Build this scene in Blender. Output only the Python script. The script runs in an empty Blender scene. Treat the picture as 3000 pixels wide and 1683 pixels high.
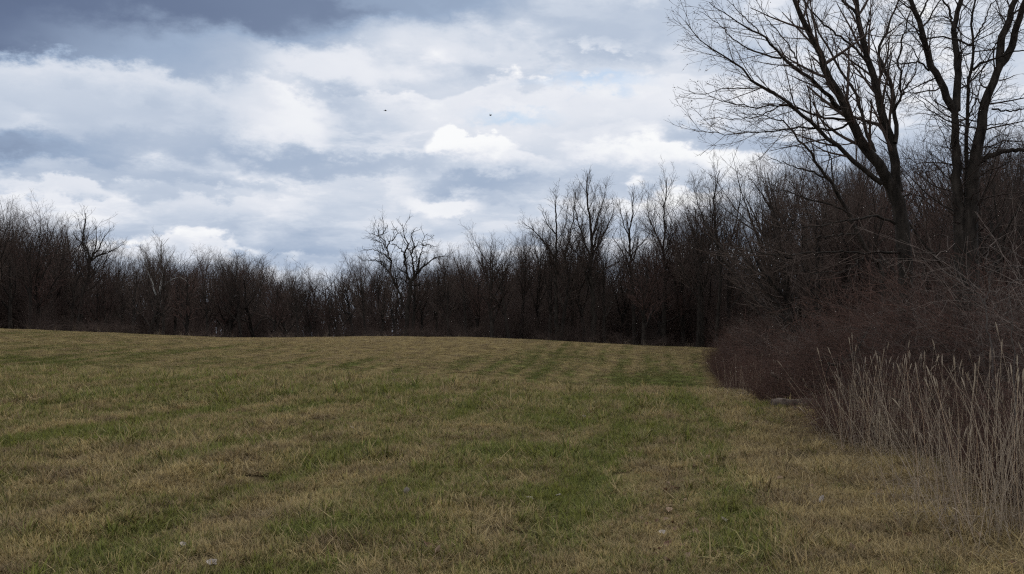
import bpy, math, random
import numpy as np

# ---------------------------------------------------------------- camera
scene = bpy.context.scene
COL = scene.collection
R = math.radians
EYE = 1.6
FS = 2916.8                       # focal length in pixels of a 3000 px wide frame (35 mm lens)
PITCH = math.atan((981.0 - 841.5) / FS)
cam_data = bpy.data.cameras.new('camera')
cam_data.lens = 35.0
cam_data.sensor_width = 36.0
cam_data.clip_end = 6000.0
cam = bpy.data.objects.new('camera', cam_data)
COL.objects.link(cam)
cam.location = (0, 0, EYE)
cam.rotation_euler = (R(90) + PITCH, 0, 0)
scene.camera = cam

# ---------------------------------------------------------------- sun, exposure
SUN_EL, SUN_AZ = R(46), R(24)     # high, ahead and to the right, behind cloud; azimuth from +Y towards +X
sun_data = bpy.data.lights.new('sun', 'SUN')
sun_data.energy = 1.2
sun_data.angle = R(25)
sun_data.color = (1.0, 0.95, 0.88)
sun = bpy.data.objects.new('sun', sun_data)
COL.objects.link(sun)
sun.rotation_euler = (R(90) - SUN_EL, 0, math.pi - SUN_AZ)
sun.location = (0, 0, 60)
scene.cycles.use_denoising = False
scene.cycles.filter_width = 1.2
scene.cycles.max_bounces = 4
scene.cycles.diffuse_bounces = 3
scene.cycles.glossy_bounces = 1
scene.cycles.transmission_bounces = 3
scene.view_settings.view_transform = 'Standard'
scene.view_settings.look = 'None'
scene.view_settings.exposure = 0.0
scene.view_settings.gamma = 1.0
scene.view_settings.use_curve_mapping = False


def pix_dir(px, py):
    """direction through a point of the 3000 x 1683 photograph"""
    x = (px - 1500.0) / FS
    zc = (841.5 - py) / FS
    cp, sp = math.cos(PITCH), math.sin(PITCH)
    return np.array([x, cp - zc * sp, sp + zc * cp])


# ---------------------------------------------------------------- sky
world = bpy.data.worlds.new('World')
scene.world = world
world.use_nodes = True
world.cycles.sampling_method = 'NONE'      # an even cloudy sky: plain bounce rays find it
WN, WL = world.node_tree.nodes, world.node_tree.links
WN.clear()


def _in(sock, v):
    if isinstance(v, bpy.types.NodeSocket):
        WL.new(v, sock)
    else:
        sock.default_value = v


def m(op, a, b=None, c=None, clamp=False):
    n = WN.new('ShaderNodeMath')
    n.operation = op
    n.use_clamp = clamp
    _in(n.inputs[0], a)
    if b is not None:
        _in(n.inputs[1], b)
    if c is not None:
        _in(n.inputs[2], c)
    return n.outputs[0]


def smooth(x, lo, hi, a=0.0, b=1.0):
    n = WN.new('ShaderNodeMapRange')
    n.interpolation_type = 'SMOOTHSTEP'
    _in(n.inputs[0], x)
    n.inputs[1].default_value = lo
    n.inputs[2].default_value = hi
    n.inputs[3].default_value = a
    n.inputs[4].default_value = b
    return n.outputs[0]


def lerp(a, b, f):
    n = WN.new('ShaderNodeMix')
    n.data_type = 'FLOAT'
    _in(n.inputs[0], f)
    _in(n.inputs[2], a)
    _in(n.inputs[3], b)
    return n.outputs[0]


def noise(vec, scale, detail=4, rough=0.55, dist=0.0):
    n = WN.new('ShaderNodeTexNoise')
    n.noise_dimensions = '3D'
    WL.new(vec, n.inputs['Vector'])
    n.inputs['Scale'].default_value = scale
    n.inputs['Detail'].default_value = detail
    n.inputs['Roughness'].default_value = rough
    n.inputs['Distortion'].default_value = dist
    return n.outputs[0]


def xyz(x, y, z):
    n = WN.new('ShaderNodeCombineXYZ')
    _in(n.inputs[0], x)
    _in(n.inputs[1], y)
    _in(n.inputs[2], z)
    return n.outputs[0]


tc = WN.new('ShaderNodeTexCoord')
sep = WN.new('ShaderNodeSeparateXYZ')
WL.new(tc.outputs['Generated'], sep.inputs[0])
dx, dy, dz = sep.outputs
zc = m('MAXIMUM', dz, 0.0)
AZ = m('ARCTAN2', dx, dy)                 # bearing from the view axis
EL = m('ARCSINE', dz)
# the cloud deck seen as a flat layer: its cells shrink towards the horizon
inv = m('DIVIDE', 1.0, m('ADD', zc, 0.16))
deck = xyz(m('MULTIPLY', dx, inv), m('MULTIPLY', dy, inv), 0.0)
# cumulus heads stand up, so a second set of coordinates keeps their height
side = xyz(m('MULTIPLY', dx, 1.0), m('MULTIPLY', dy, 1.0), m('MULTIPLY', dz, 1.9))

w_big = m('SUBTRACT', noise(side, 5.0, 3, 0.5), 0.5)
w_mid = m('SUBTRACT', noise(side, 17.0, 4, 0.55), 0.5)
w_big2 = m('SUBTRACT', noise(xyz(m('ADD', dx, 7.3), dy, m('MULTIPLY', dz, 1.9)), 6.0, 3, 0.5), 0.5)
w_fin = m('SUBTRACT', noise(side, 40.0, 6, 0.68), 0.5)
# warped bearing and elevation: ragged outlines for every cloud below
WAZ = m('ADD', AZ, m('ADD', m('MULTIPLY', w_big2, 0.10), m('ADD', m('MULTIPLY', w_mid, 0.045), m('MULTIPLY', w_fin, 0.014))))
WEL = m('ADD', EL, m('ADD', m('MULTIPLY', w_big, 0.050), m('ADD', m('MULTIPLY', w_mid, 0.042), m('MULTIPLY', w_fin, 0.032))))

# rolling banks: bright tops, shaded bases, closer together towards the horizon
ph = m('ADD', m('MULTIPLY', inv, 1.25), m('ADD', m('MULTIPLY', w_big, 2.3), m('MULTIPLY', w_mid, 1.0)))
ph = m('ADD', ph, m('MULTIPLY', w_fin, 0.42))
saw = m('FRACT', ph)
bank = m('SUBTRACT', smooth(saw, 0.0, 0.14), smooth(saw, 0.12, 1.0))
mott = noise(deck, 1.7, 6, 0.58, 0.3)
mott2 = noise(deck, 4.2, 5, 0.6, 0.2)
L = m('ADD', 0.79, m('MULTIPLY', m('SUBTRACT', mott, 0.5), 0.60))
puff = smooth(m('ADD', mott2, m('MULTIPLY', w_fin, 0.25)), 0.47, 0.60)      # small puffs with fairly crisp rims
L = m('ADD', L, m('MULTIPLY', m('SUBTRACT', puff, 0.45), smooth(dz, 0.03, 0.2, 0.03, 0.11)))
amp = smooth(noise(side, 3.1, 2, 0.5), 0.30, 0.62)
L = m('ADD', L, m('MULTIPLY', m('SUBTRACT', bank, 0.42), m('MULTIPLY', amp, m('MULTIPLY', smooth(dz, 0.0, 0.10, 0.45, 1.0), 0.27))))


def azel(px, py):
    d = pix_dir(px, py)
    d = d / np.linalg.norm(d)
    return math.atan2(d[0], d[1]), math.asin(d[2])


def cloud(L, px, py, rx, ry, val, strength=1.0, soft=0.5, tilt=0.0, grad=0.0, fade=None):
    """one cloud of the deck round the bearing of (px, py); grad: how much brighter its top is than its base"""
    a, e = azel(px, py)
    ra, re = rx / FS, ry / FS
    u = m('SUBTRACT', WAZ, a)
    v = m('SUBTRACT', WEL, e)
    if tilt:
        c, s = math.cos(tilt), math.sin(tilt)
        u, v = (m('ADD', m('MULTIPLY', u, c), m('MULTIPLY', v, s)),
                m('SUBTRACT', m('MULTIPLY', v, c), m('MULTIPLY', u, s)))
    u = m('DIVIDE', u, ra)
    v = m('DIVIDE', v, re)
    d = m('SQRT', m('ADD', m('MULTIPLY', u, u), m('MULTIPLY', v, v)))
    mk = smooth(d, 1.0 - soft * 0.75, 1.0 + soft * 0.25, 1.0, 0.0)
    if fade is not None:              # solid on one side, melting away towards the other
        mk = m('MULTIPLY', mk, smooth(m('ADD', m('MULTIPLY', u, fade[0]), m('MULTIPLY', v, fade[1])), -0.8, 0.55))
    tgt = val
    if grad:
        tgt = m('ADD', val, m('MULTIPLY', v, grad))
    return lerp(L, tgt, m('MULTIPLY', mk, strength))


# paler blue-grey towards the horizon, as far cloud always is
L = m('SUBTRACT', L, smooth(EL, 0.0, 0.17, 0.13, 0.0))
# upper left: a dark slate mass that runs on over the viewer's head
L = cloud(L, 300, -330, 1450, 430, 0.43, 0.9, 0.45)
L = cloud(L, 0, -20, 700, 230, 0.19, 0.92, 0.7)
L = cloud(L, 640, 10, 560, 120, 0.27, 0.85, 0.7)
L = cloud(L, 1180, -30, 360, 60, 0.45, 0.7, 0.9)
L = cloud(L, 1900, 60, 380, 85, 0.62, 0.75, 1.0, -0.1)
# grey shade under it, then the first bank with its ragged bright rim
L = cloud(L, 650, 215, 560, 120, 0.54, 0.8, 0.8, -0.12)
L = cloud(L, 230, 330, 440, 150, 0.62, 0.9, 0.35, -0.05, 0.32, (0, 1))
L = cloud(L, 470, 330, 330, 120, 0.66, 0.7, 0.5, -0.2, 0.24, (0, 1))
L = cloud(L, 70, 435, 330, 60, 0.33, 0.85, 1.1)
L = cloud(L, 520, 440, 480, 55, 0.57, 0.7, 1.0)
L = cloud(L, 860, 462, 330, 45, 0.52, 0.8, 1.0)
L = cloud(L, 380, 545, 600, 42, 0.59, 0.7, 1.0)
# bright heads
L = cloud(L, 990, 215, 270, 70, 0.92, 0.8, 0.8)
L = cloud(L, 760, 350, 200, 110, 0.95, 0.9, 0.42, 0.0, 0.06, (0.95, 0.25))
L = cloud(L, 1250, 120, 330, 75, 0.88, 0.6, 1.0)
L = cloud(L, 1500, 330, 420, 120, 0.88, 0.55, 0.8)
L = cloud(L, 1440, 500, 270, 70, 0.74, 0.9, 0.4, 0, 0.26, (0, 1))
L = cloud(L, 1370, 450, 125, 82, 1.02, 1.0, 0.2, 0.08, 0.0, (0, 1))
L = cloud(L, 1425, 538, 240, 28, 0.52, 0.85, 1.0)
L = cloud(L, 1130, 485, 260, 36, 0.56, 0.7, 1.0)
L = cloud(L, 1960, 490, 360, 75, 0.99, 0.9, 0.4, -0.16, 0.04, (0, 1))
L = cloud(L, 1850, 260, 300, 90, 0.92, 0.6, 0.8)
L = cloud(L, 2140, 405, 260, 48, 0.58, 0.8, 0.7, -0.2)
L = cloud(L, 1290, 605, 150, 40, 0.97, 0.85, 0.7)
L = cloud(L, 650, 610, 210, 46, 0.80, 0.7, 0.6, 0, 0.1, (0, 1))
L = cloud(L, 130, 580, 170, 50, 0.90, 0.8, 0.4, 0, 0, (0.5, 0.6))
L = cloud(L, 1700, 560, 260, 36, 0.64, 0.6, 1.0)
L = cloud(L, 860, 770, 260, 34, 0.52, 0.7, 1.0)
L = cloud(L, 2700, 560, 480, 200, 0.52, 0.7, 1.0)


def gap(px, py, rx, ry, s):
    z = WN.new('ShaderNodeValue')
    z.outputs[0].default_value = 0.0
    return cloud(z.outputs[0], px, py, rx, ry, s, 1.0, 1.9)


# thin places where the blue shows
GAP = m('MAXIMUM', gap(1715, 236, 150, 22, 0.8), gap(1515, 335, 130, 22, 0.75))
LIMIT = m('MINIMUM', m('MAXIMUM', L, 0.0), 1.0)

ramp = WN.new('ShaderNodeValToRGB')
WL.new(LIMIT, ramp.inputs[0])
cr = ramp.color_ramp
cr.interpolation = 'LINEAR'
stops = [(0.0, (0.060, 0.085, 0.150)), (0.25, (0.135, 0.180, 0.290)), (0.5, (0.335, 0.425, 0.575)),
         (0.72, (0.588, 0.652, 0.758)), (0.88, (0.800, 0.825, 0.885)), (1.0, (0.955, 0.965, 0.975))]
while len(cr.elements) < len(stops):
    cr.elements.new(0.5)
for el_, (p_, c_) in zip(cr.elements, stops):
    el_.position = p_
    el_.color = (*c_, 1)

sky = WN.new('ShaderNodeTexSky')
sky.sky_type = 'NISHITA'
sky.sun_disc = False
sky.sun_elevation = SUN_EL
sky.sun_rotation = SUN_AZ
sky.air_density = 1.2
sky.dust_density = 0.6
sky.ozone_density = 2.0
skyb = WN.new('ShaderNodeVectorMath')
skyb.operation = 'SCALE'
WL.new(sky.outputs[0], skyb.inputs[0])
skyb.inputs['Scale'].default_value = 0.10

mixc = WN.new('ShaderNodeMix')
mixc.data_type = 'RGBA'
WL.new(GAP, mixc.inputs[0])
WL.new(ramp.outputs[0], mixc.inputs[6])
WL.new(skyb.outputs[0], mixc.inputs[7])
bg = WN.new('ShaderNodeBackground')
WL.new(mixc.outputs[2], bg.inputs[0])
bg.inputs[1].default_value = 1.0
wo = WN.new('ShaderNodeOutputWorld')
WL.new(bg.outputs[0], wo.inputs[0])

# ---------------------------------------------------------------- helpers
RNG = np.random.default_rng(7)


def tag(o, label=None, cat=None, group=None, kind=None):
    if label:
        o['label'] = label
    if cat:
        o['category'] = cat
    if group:
        o['group'] = group
    if kind:
        o['kind'] = kind
    return o


def link(name, data, parent=None, loc=None):
    o = bpy.data.objects.new(name, data)
    COL.objects.link(o)
    if parent is not None:
        o.parent = parent
    if loc is not None:
        o.location = loc
    return o


def np_mesh(name, verts, faces, mat=None, smooth_=True, attrs=None):
    """verts (n,3); faces (m,3) or (m,4) integer array"""
    me = bpy.data.meshes.new(name)
    verts = np.ascontiguousarray(verts, dtype=np.float32)
    faces = np.ascontiguousarray(faces, dtype=np.int32)
    k = faces.shape[1]
    me.vertices.add(len(verts))
    me.vertices.foreach_set('co', verts.ravel())
    me.loops.add(faces.size)
    me.loops.foreach_set('vertex_index', faces.ravel())
    me.polygons.add(len(faces))
    me.polygons.foreach_set('loop_start', np.arange(0, faces.size, k, dtype=np.int32))
    me.polygons.foreach_set('use_smooth', np.full(len(faces), smooth_, dtype=bool))
    if attrs:
        for an, av in attrs.items():
            a = me.attributes.new(an, 'FLOAT', 'POINT')
            a.data.foreach_set('value', np.ascontiguousarray(av, dtype=np.float32))
    me.update(calc_edges=True)
    if mat:
        me.materials.append(mat)
    return me


def norm(v):
    return v / np.maximum(np.linalg.norm(v, axis=-1, keepdims=True), 1e-9)


def tubes(P, Rad, sides):
    """swept tubes: P (n,k,3) centre lines, Rad (n,k) radii -> verts, quads"""
    n, k, _ = P.shape
    T = np.empty_like(P)
    T[:, 1:-1] = P[:, 2:] - P[:, :-2]
    T[:, 0] = P[:, 1] - P[:, 0]
    T[:, -1] = P[:, -1] - P[:, -2]
    T = norm(T)
    mean = norm(P[:, -1] - P[:, 0])
    ref = np.where(np.abs(mean[:, 2:3]) < 0.8, np.array([[0, 0, 1.0]]), np.array([[1.0, 0.2, 0]]))
    U = norm(np.cross(T, ref[:, None, :]))
    V = np.cross(T, U)
    a = np.arange(sides) * 2 * math.pi / sides
    ring = U[:, :, None, :] * np.cos(a)[None, None, :, None] + V[:, :, None, :] * np.sin(a)[None, None, :, None]
    verts = P[:, :, None, :] + ring * Rad[:, :, None, None]
    idx = np.arange(n * k * sides).reshape(n, k, sides)
    a0 = idx[:, :-1, :]
    a1 = np.roll(idx, -1, axis=2)[:, :-1, :]
    b0 = idx[:, 1:, :]
    b1 = np.roll(idx, -1, axis=2)[:, 1:, :]
    q = np.stack([a0, a1, b1, b0], axis=-1).reshape(-1, 4)
    return verts.reshape(-1, 3), q


def merge(parts):
    vs, fs, o = [], [], 0
    for v, f in parts:
        vs.append(v)
        fs.append(f + o)
        o += len(v)
    return np.concatenate(vs), np.concatenate(fs)


# value noise on numpy arrays, for terrain and scatter
_perm = np.random.default_rng(3).permutation(4096)


def _h(ix, iy, seed):
    return _perm[(_perm[(ix + seed * 131) & 4095] + iy) & 4095] / 4095.0


def vnoise(x, y, seed=0):
    x = np.asarray(x, float)
    y = np.asarray(y, float)
    ix = np.floor(x).astype(int)
    iy = np.floor(y).astype(int)
    fx = x - ix
    fy = y - iy
    fx = fx * fx * (3 - 2 * fx)
    fy = fy * fy * (3 - 2 * fy)
    a = _h(ix, iy, seed) * (1 - fx) + _h(ix + 1, iy, seed) * fx
    b = _h(ix, iy + 1, seed) * (1 - fx) + _h(ix + 1, iy + 1, seed) * fx
    return a * (1 - fy) + b * fy


def fbm(x, y, seed=0, oct_=4):
    s, a, t = 0, 0.5, 0
    for i in range(oct_):
        s = s + a * vnoise(x * 2 ** i + 17.3 * i, y * 2 ** i - 9.1 * i, seed + i)
        t += a
        a *= 0.55
    return s / t


# ---------------------------------------------------------------- terrain
HZ = 981.0
_cx = np.array([-400, 0, 233, 466, 652, 815, 1048, 1165, 1397, 1630, 1863, 2154, 2445, 3000, 3400]) * 1.0
_cy = np.array([955, 966, 974, 985, 993, 992, 989, 988, 991, 1001.5, 1014, 1024, 1031, 1042, 1050]) * 1.0
_nx = np.array([-400, 0, 930, 1340, 1750, 2210, 3000, 3400]) * 1.0
_ny = np.array([1086, 1089, 1100, 1125, 1147, 1155, 1164, 1168]) * 1.0
DN, DC = 37.0, 82.0
_RK = np.array([0, 7, 20, DN, DN + 9, 62, DC - 6, DC + 2, DC + 14, DC + 45, 320, 2600])


def _pchip(xk, yk, x):
    """xk (k,), yk (n,k), x (n,) monotone-ish cubic (finite difference tangents)"""
    d = np.diff(yk, axis=1) / np.diff(xk)[None, :]
    t = np.zeros_like(yk)
    h = np.diff(xk)
    t[:, 1:-1] = (d[:, :-1] * h[1:] + d[:, 1:] * h[:-1]) / (h[1:] + h[:-1])
    t[:, 0] = d[:, 0]
    t[:, -1] = d[:, -1]
    i = np.clip(np.searchsorted(xk, x, side='right') - 1, 0, len(xk) - 2)
    r = np.arange(len(x))
    hh = h[i]
    u = np.clip((x - xk[i]) / hh, 0, 1)
    y0, y1, m0, m1 = yk[r, i], yk[r, i + 1], t[r, i] * hh, t[r, i + 1] * hh
    u2, u3 = u * u, u * u * u
    return (2 * u3 - 3 * u2 + 1) * y0 + (u3 - 2 * u2 + u) * m0 + (-2 * u3 + 3 * u2) * y1 + (u3 - u2) * m1


def height(x, y, fine=True):
    x = np.atleast_1d(np.asarray(x, float)).ravel()
    y = np.atleast_1d(np.asarray(y, float)).ravel()
    r = np.hypot(x, y)
    az = np.clip(np.arctan2(x, np.abs(y) + 1e-6), -0.62, 0.62)
    px = 1500 + np.tan(az) * FS
    ca = np.cos(az)
    ec = (HZ - np.interp(px, _cx, _cy)) / FS * ca
    en = (HZ - np.interp(px, _nx, _ny)) / FS * ca
    zc_ = EYE + ec * DC
    zn = EYE + en * DN
    dip = 0.55 + 0.55 * np.clip((px - 500) / 1200, 0, 1)
    o = np.zeros_like(r)
    yk = np.stack([o, o, zn * 0.40, zn, zn - dip, zn - dip + (zc_ - zn + dip) * 0.42, zc_ - 0.16, zc_,
                   zc_ - 0.5, zc_ - 2.0, zc_ - 6.0, zc_ - 30], axis=1)
    z = _pchip(_RK, yk, r)
    z = z + (fbm(x / 6.0, y / 6.0, 11, 3) - 0.5) * 0.16 * np.clip(r / 12, 0.3, 1) * np.clip((300 - r) / 100, 0, 1)
    if fine:
        near = np.clip((45 - r) / 20, 0, 1)
        z = z + (fbm(x / 0.9, y / 0.9, 21, 2) - 0.5) * 0.075 * near
        z = z + ruts(x, y) * near - rows(x, y) * 0.022 * np.clip((70 - r) / 30, 0, 1)
    return z


def ruts(x, y):
    """shallow wheel ruts and the low ridge between them, running away from the viewer"""
    z = np.zeros_like(x)
    for x0, y0, x1, y1, dep, wid in RUTS:
        t = np.clip(((x - x0) * (x1 - x0) + (y - y0) * (y1 - y0)) / ((x1 - x0) ** 2 + (y1 - y0) ** 2), 0, 1)
        d = np.hypot(x - x0 - t * (x1 - x0), y - y0 - t * (y1 - y0))
        z = z - dep * np.exp(-(d / wid) ** 2) * np.clip(4 * t * (1 - t) + 0.3, 0, 1)
    return z


RUTS = []


def at(px, py, fine=False):
    """the point of the ground seen at (px, py) of the photograph"""
    d = pix_dir(px, py)
    ts = np.concatenate([np.linspace(3, 60, 1200), np.linspace(60, 160, 800)])
    P = np.array([0, 0, EYE])[None] + ts[:, None] * d[None]
    g = height(P[:, 0], P[:, 1], fine)
    k = np.argmax(P[:, 2] < g)
    if P[k, 2] >= g[k]:
        k = len(ts) - 1
    return np.array([P[k, 0], P[k, 1], g[k]])


def at_d(px, py, dist):
    """the point on the ray through (px, py) at depth y = dist"""
    d = pix_dir(px, py)
    return np.array([0, 0, EYE]) + d * (dist / d[1])


def seg(pa, pb, dep, wid):
    a, b = at(*pa), at(*pb)
    return (a[0], a[1], b[0], b[1], dep, wid)


RUTS = [seg((1000, 1575), (1720, 1240), 0.11, 0.20), seg((930, 1625), (1640, 1275), -0.10, 0.22), seg((150, 1640), (1150, 1290), 0.06, 0.22),
        seg((60, 1560), (900, 1290), -0.06, 0.22), seg((1560, 1660), (1840, 1240), 0.06, 0.18),
        seg((1960, 1640), (1965, 1330), 0.05, 0.18), seg((620, 1560), (1060, 1380), 0.05, 0.25)]

# edge of the field on the right: where brush and tall grass take over
EDGE_PX = [(3300, 1700), (3000, 1650), (2880, 1605), (2710, 1500), (2560, 1375), (2470, 1283), (2352, 1222), (2240, 1182),
           (2140, 1140), (2093, 1092), (2100, 1056), (2137, 1030)]
EDGE = np.array([at(*p)[:2] for p in EDGE_PX])
EDGE = np.vstack([[[3.2, -3.0]], EDGE, [EDGE[-1] * 1.25], [[EDGE[-1][0] * 1.6, EDGE[-1][1] * 2.0]]])


def edge_x(y):
    o = np.argsort(EDGE[:, 1])
    return np.interp(y, EDGE[o, 1], EDGE[o, 0])


def beyond_edge(x, y):
    """metres to the right of the field edge (negative inside the field)"""
    return (x - edge_x(y)) * 0.85


def wood_amount(x, y):
    r = np.hypot(x, y)
    b = beyond_edge(x, y) + (fbm(x / 0.8, y / 0.8, 31, 3) - 0.5) * 1.2
    far = (r - (DC + 5) + (fbm(x / 3, y / 3, 33, 2) - 0.5) * 3) / 1.5
    return np.clip(np.maximum(b / 0.8 - 0.2, far), 0, 1)


ROW = R(8.8)                    # bearing of the old drill rows and wheel tracks


def rows(x, y):
    """-1..1: faint parallel rows, strongest where the ground is damp"""
    u = x * math.cos(ROW) - y * math.sin(ROW) + (fbm(x / 9, y / 9, 71, 2) - 0.5) * 1.2
    k = fbm(x / 4, y / 12, 73, 3)
    a = np.sin(u * 2 * math.pi / 1.55) * 0.6 + np.sin(u * 2 * math.pi / 0.62 + 1.0) * 0.4
    return a * np.clip(k * 2.2 - 0.45, 0, 1)


def greenness(x, y):
    """where the young grass shows through the straw"""
    u, v = x * math.cos(ROW) - y * math.sin(ROW), x * math.sin(ROW) + y * math.cos(ROW)
    g = 0.43 + (fbm(u / 0.75, v / 4.5, 41, 4) - 0.5) * 0.95 + (fbm(u / 3.0, v / 22, 47, 3) - 0.5) * 0.32 + (fbm(x / 0.5, y / 0.6, 43, 2) - 0.5) * 0.55
    for (px, py, rx, ry, s) in GREEN:
        g = g + s * np.exp(-(((x - px) / rx) ** 2 + ((y - py) / ry) ** 2))
    g = g + rows(x, y) * 0.30
    g = g - 0.45 * np.clip((beyond_edge(x, y) + 1.6) / 1.6, 0, 1)
    r = np.hypot(x, y)
    g = g - 0.28 * np.exp(-((r - DC) / 13) ** 2) - 0.8 * np.exp(-((r - DC + 4) / 13) ** 2 - ((x / np.maximum(y, 1) + 0.10) / 0.11) ** 2)
    for x0, y0, x1, y1, dep, wid in RUTS:
        t = np.clip(((x - x0) * (x1 - x0) + (y - y0) * (y1 - y0)) / ((x1 - x0) ** 2 + (y1 - y0) ** 2), 0, 1)
        d = np.hypot(x - x0 - t * (x1 - x0), y - y0 - t * (y1 - y0))
        g = g + (0.26 if dep > 0.055 else -0.30) * np.exp(-(d / (wid * 1.3)) ** 2)
    return np.clip(g, 0, 1)


GREEN = []
for px, py, rx, ry, s in [(1970, 1125, 1.6, 4, 0.7), (1840, 1130, 1.2, 4, 0.6), (1700, 1175, 3.0, 2.0, 0.45), (1480, 1330, 0.8, 0.8, 0.6),
                          (320, 1290, 1.2, 1.2, 0.45), (1500, 1460, 0.9, 0.5, 0.4), (60, 1055, 3.0, 2.5, 0.6), (850, 1570, 0.6, 0.4, 0.4),
                          (1560, 1240, 2.2, 1.6, 0.3), (2240, 1200, 0.8, 0.8, 0.5), (1620, 1040, 2.5, 3, 0.3), (260, 1480, 0.8, 0.5, 0.3)]:
    p = at(px, py)
    GREEN.append((p[0], p[1], rx, ry, s))


# ---------------------------------------------------------------- materials
def nodes_mat(name):
    mt = bpy.data.materials.new(name)
    mt.use_nodes = True
    nt = mt.node_tree
    b = nt.nodes['Principled BSDF']
    b.inputs['Roughness'].default_value = 0.9
    b.inputs['Specular IOR Level'].default_value = 0.15
    return mt, nt, b


def n_noise(nt, scale, detail=4, rough=0.55, coord='Object', stretch=None):
    t = nt.nodes.new('ShaderNodeTexCoord')
    n = nt.nodes.new('ShaderNodeTexNoise')
    n.inputs['Scale'].default_value = scale
    n.inputs['Detail'].default_value = detail
    n.inputs['Roughness'].default_value = rough
    if coord == 'World':
        g = nt.nodes.new('ShaderNodeNewGeometry')
        src = g.outputs['Position']
    else:
        src = t.outputs[coord]
    if stretch:
        mp = nt.nodes.new('ShaderNodeMapping')
        mp.inputs['Scale'].default_value = stretch
        nt.links.new(src, mp.inputs[0])
        src = mp.outputs[0]
    nt.links.new(src, n.inputs['Vector'])
    return n.outputs[0]


def n_ramp(nt, fac, stops):
    r = nt.nodes.new('ShaderNodeValToRGB')
    nt.links.new(fac, r.inputs[0])
    while len(r.color_ramp.elements) < len(stops):
        r.color_ramp.elements.new(0.5)
    for e, (p, c) in zip(r.color_ramp.elements, stops):
        e.position = p
        e.color = (*c, 1)
    return r.outputs[0]


def n_mix(nt, f, a, b, blend='MIX'):
    n = nt.nodes.new('ShaderNodeMix')
    n.data_type = 'RGBA'
    n.blend_type = blend
    for s, v in ((n.inputs[0], f), (n.inputs[6], a), (n.inputs[7], b)):
        if isinstance(v, bpy.types.NodeSocket):
            nt.links.new(v, s)
        elif isinstance(v, tuple):
            s.default_value = (*v, 1)
        else:
            s.default_value = v
    return n.outputs[2]


def n_attr(nt, name, typ='GEOMETRY'):
    a = nt.nodes.new('ShaderNodeAttribute')
    a.attribute_type = typ
    a.attribute_name = name
    return a.outputs['Fac']


def n_math(nt, op, a, b, clamp=False):
    n = nt.nodes.new('ShaderNodeMath')
    n.operation = op
    n.use_clamp = clamp
    for s, v in zip(n.inputs, (a, b)):
        if isinstance(v, bpy.types.NodeSocket):
            nt.links.new(v, s)
        else:
            s.default_value = v
    return n.outputs[0]


def n_bump(nt, b, hgt, strength, dist):
    bp = nt.nodes.new('ShaderNodeBump')
    bp.inputs['Strength'].default_value = strength
    bp.inputs['Distance'].default_value = dist
    nt.links.new(hgt, bp.inputs['Height'])
    nt.links.new(bp.outputs[0], b.inputs['Normal'])


def bark(name, dark, light, scale=6.0, vary=0.25):
    mt, nt, b = nodes_mat(name)
    f = n_noise(nt, scale, 5, 0.6, stretch=(1, 1, 0.25))
    c = n_ramp(nt, f, [(0.3, dark), (0.7, light)])
    oi = nt.nodes.new('ShaderNodeObjectInfo')
    hs = nt.nodes.new('ShaderNodeHueSaturation')
    nt.links.new(c, hs.inputs['Color'])
    nt.links.new(n_math(nt, 'ADD', n_math(nt, 'MULTIPLY', oi.outputs['Random'], 2 * vary), 1.0 - vary), hs.inputs['Value'])
    nt.links.new(hs.outputs[0], b.inputs['Base Color'])
    n_bump(nt, b, f, 1.0, 0.05)
    return mt


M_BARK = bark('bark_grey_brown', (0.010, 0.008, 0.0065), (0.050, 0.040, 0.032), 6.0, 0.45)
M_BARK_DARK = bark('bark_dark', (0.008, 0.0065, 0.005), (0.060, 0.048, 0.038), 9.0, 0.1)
M_TWIG = bark('twig_brown', (0.042, 0.030, 0.024), (0.125, 0.090, 0.072), 3.0, 0.45)
M_TWIG_RED = bark('twig_reddish', (0.046, 0.028, 0.023), (0.116, 0.070, 0.056), 3.0, 0.35)
M_CANE = bark('bramble_cane', (0.048, 0.027, 0.021), (0.165, 0.096, 0.073), 3.0, 0.35)
M_CANE_GREY = bark('bramble_cane_grey', (0.085, 0.066, 0.055), (0.260, 0.205, 0.170), 3.0, 0.35)
M_BRUSH = bark('brush_stem', (0.032, 0.022, 0.018), (0.105, 0.073, 0.059), 3.0, 0.45)
M_PALE = bark('bark_pale', (0.16, 0.15, 0.135), (0.52, 0.51, 0.47), 2.2, 0.05)
M_LOG = bark('log_weathered', (0.035, 0.026, 0.020), (0.20, 0.155, 0.12), 7.0, 0.1)


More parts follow.
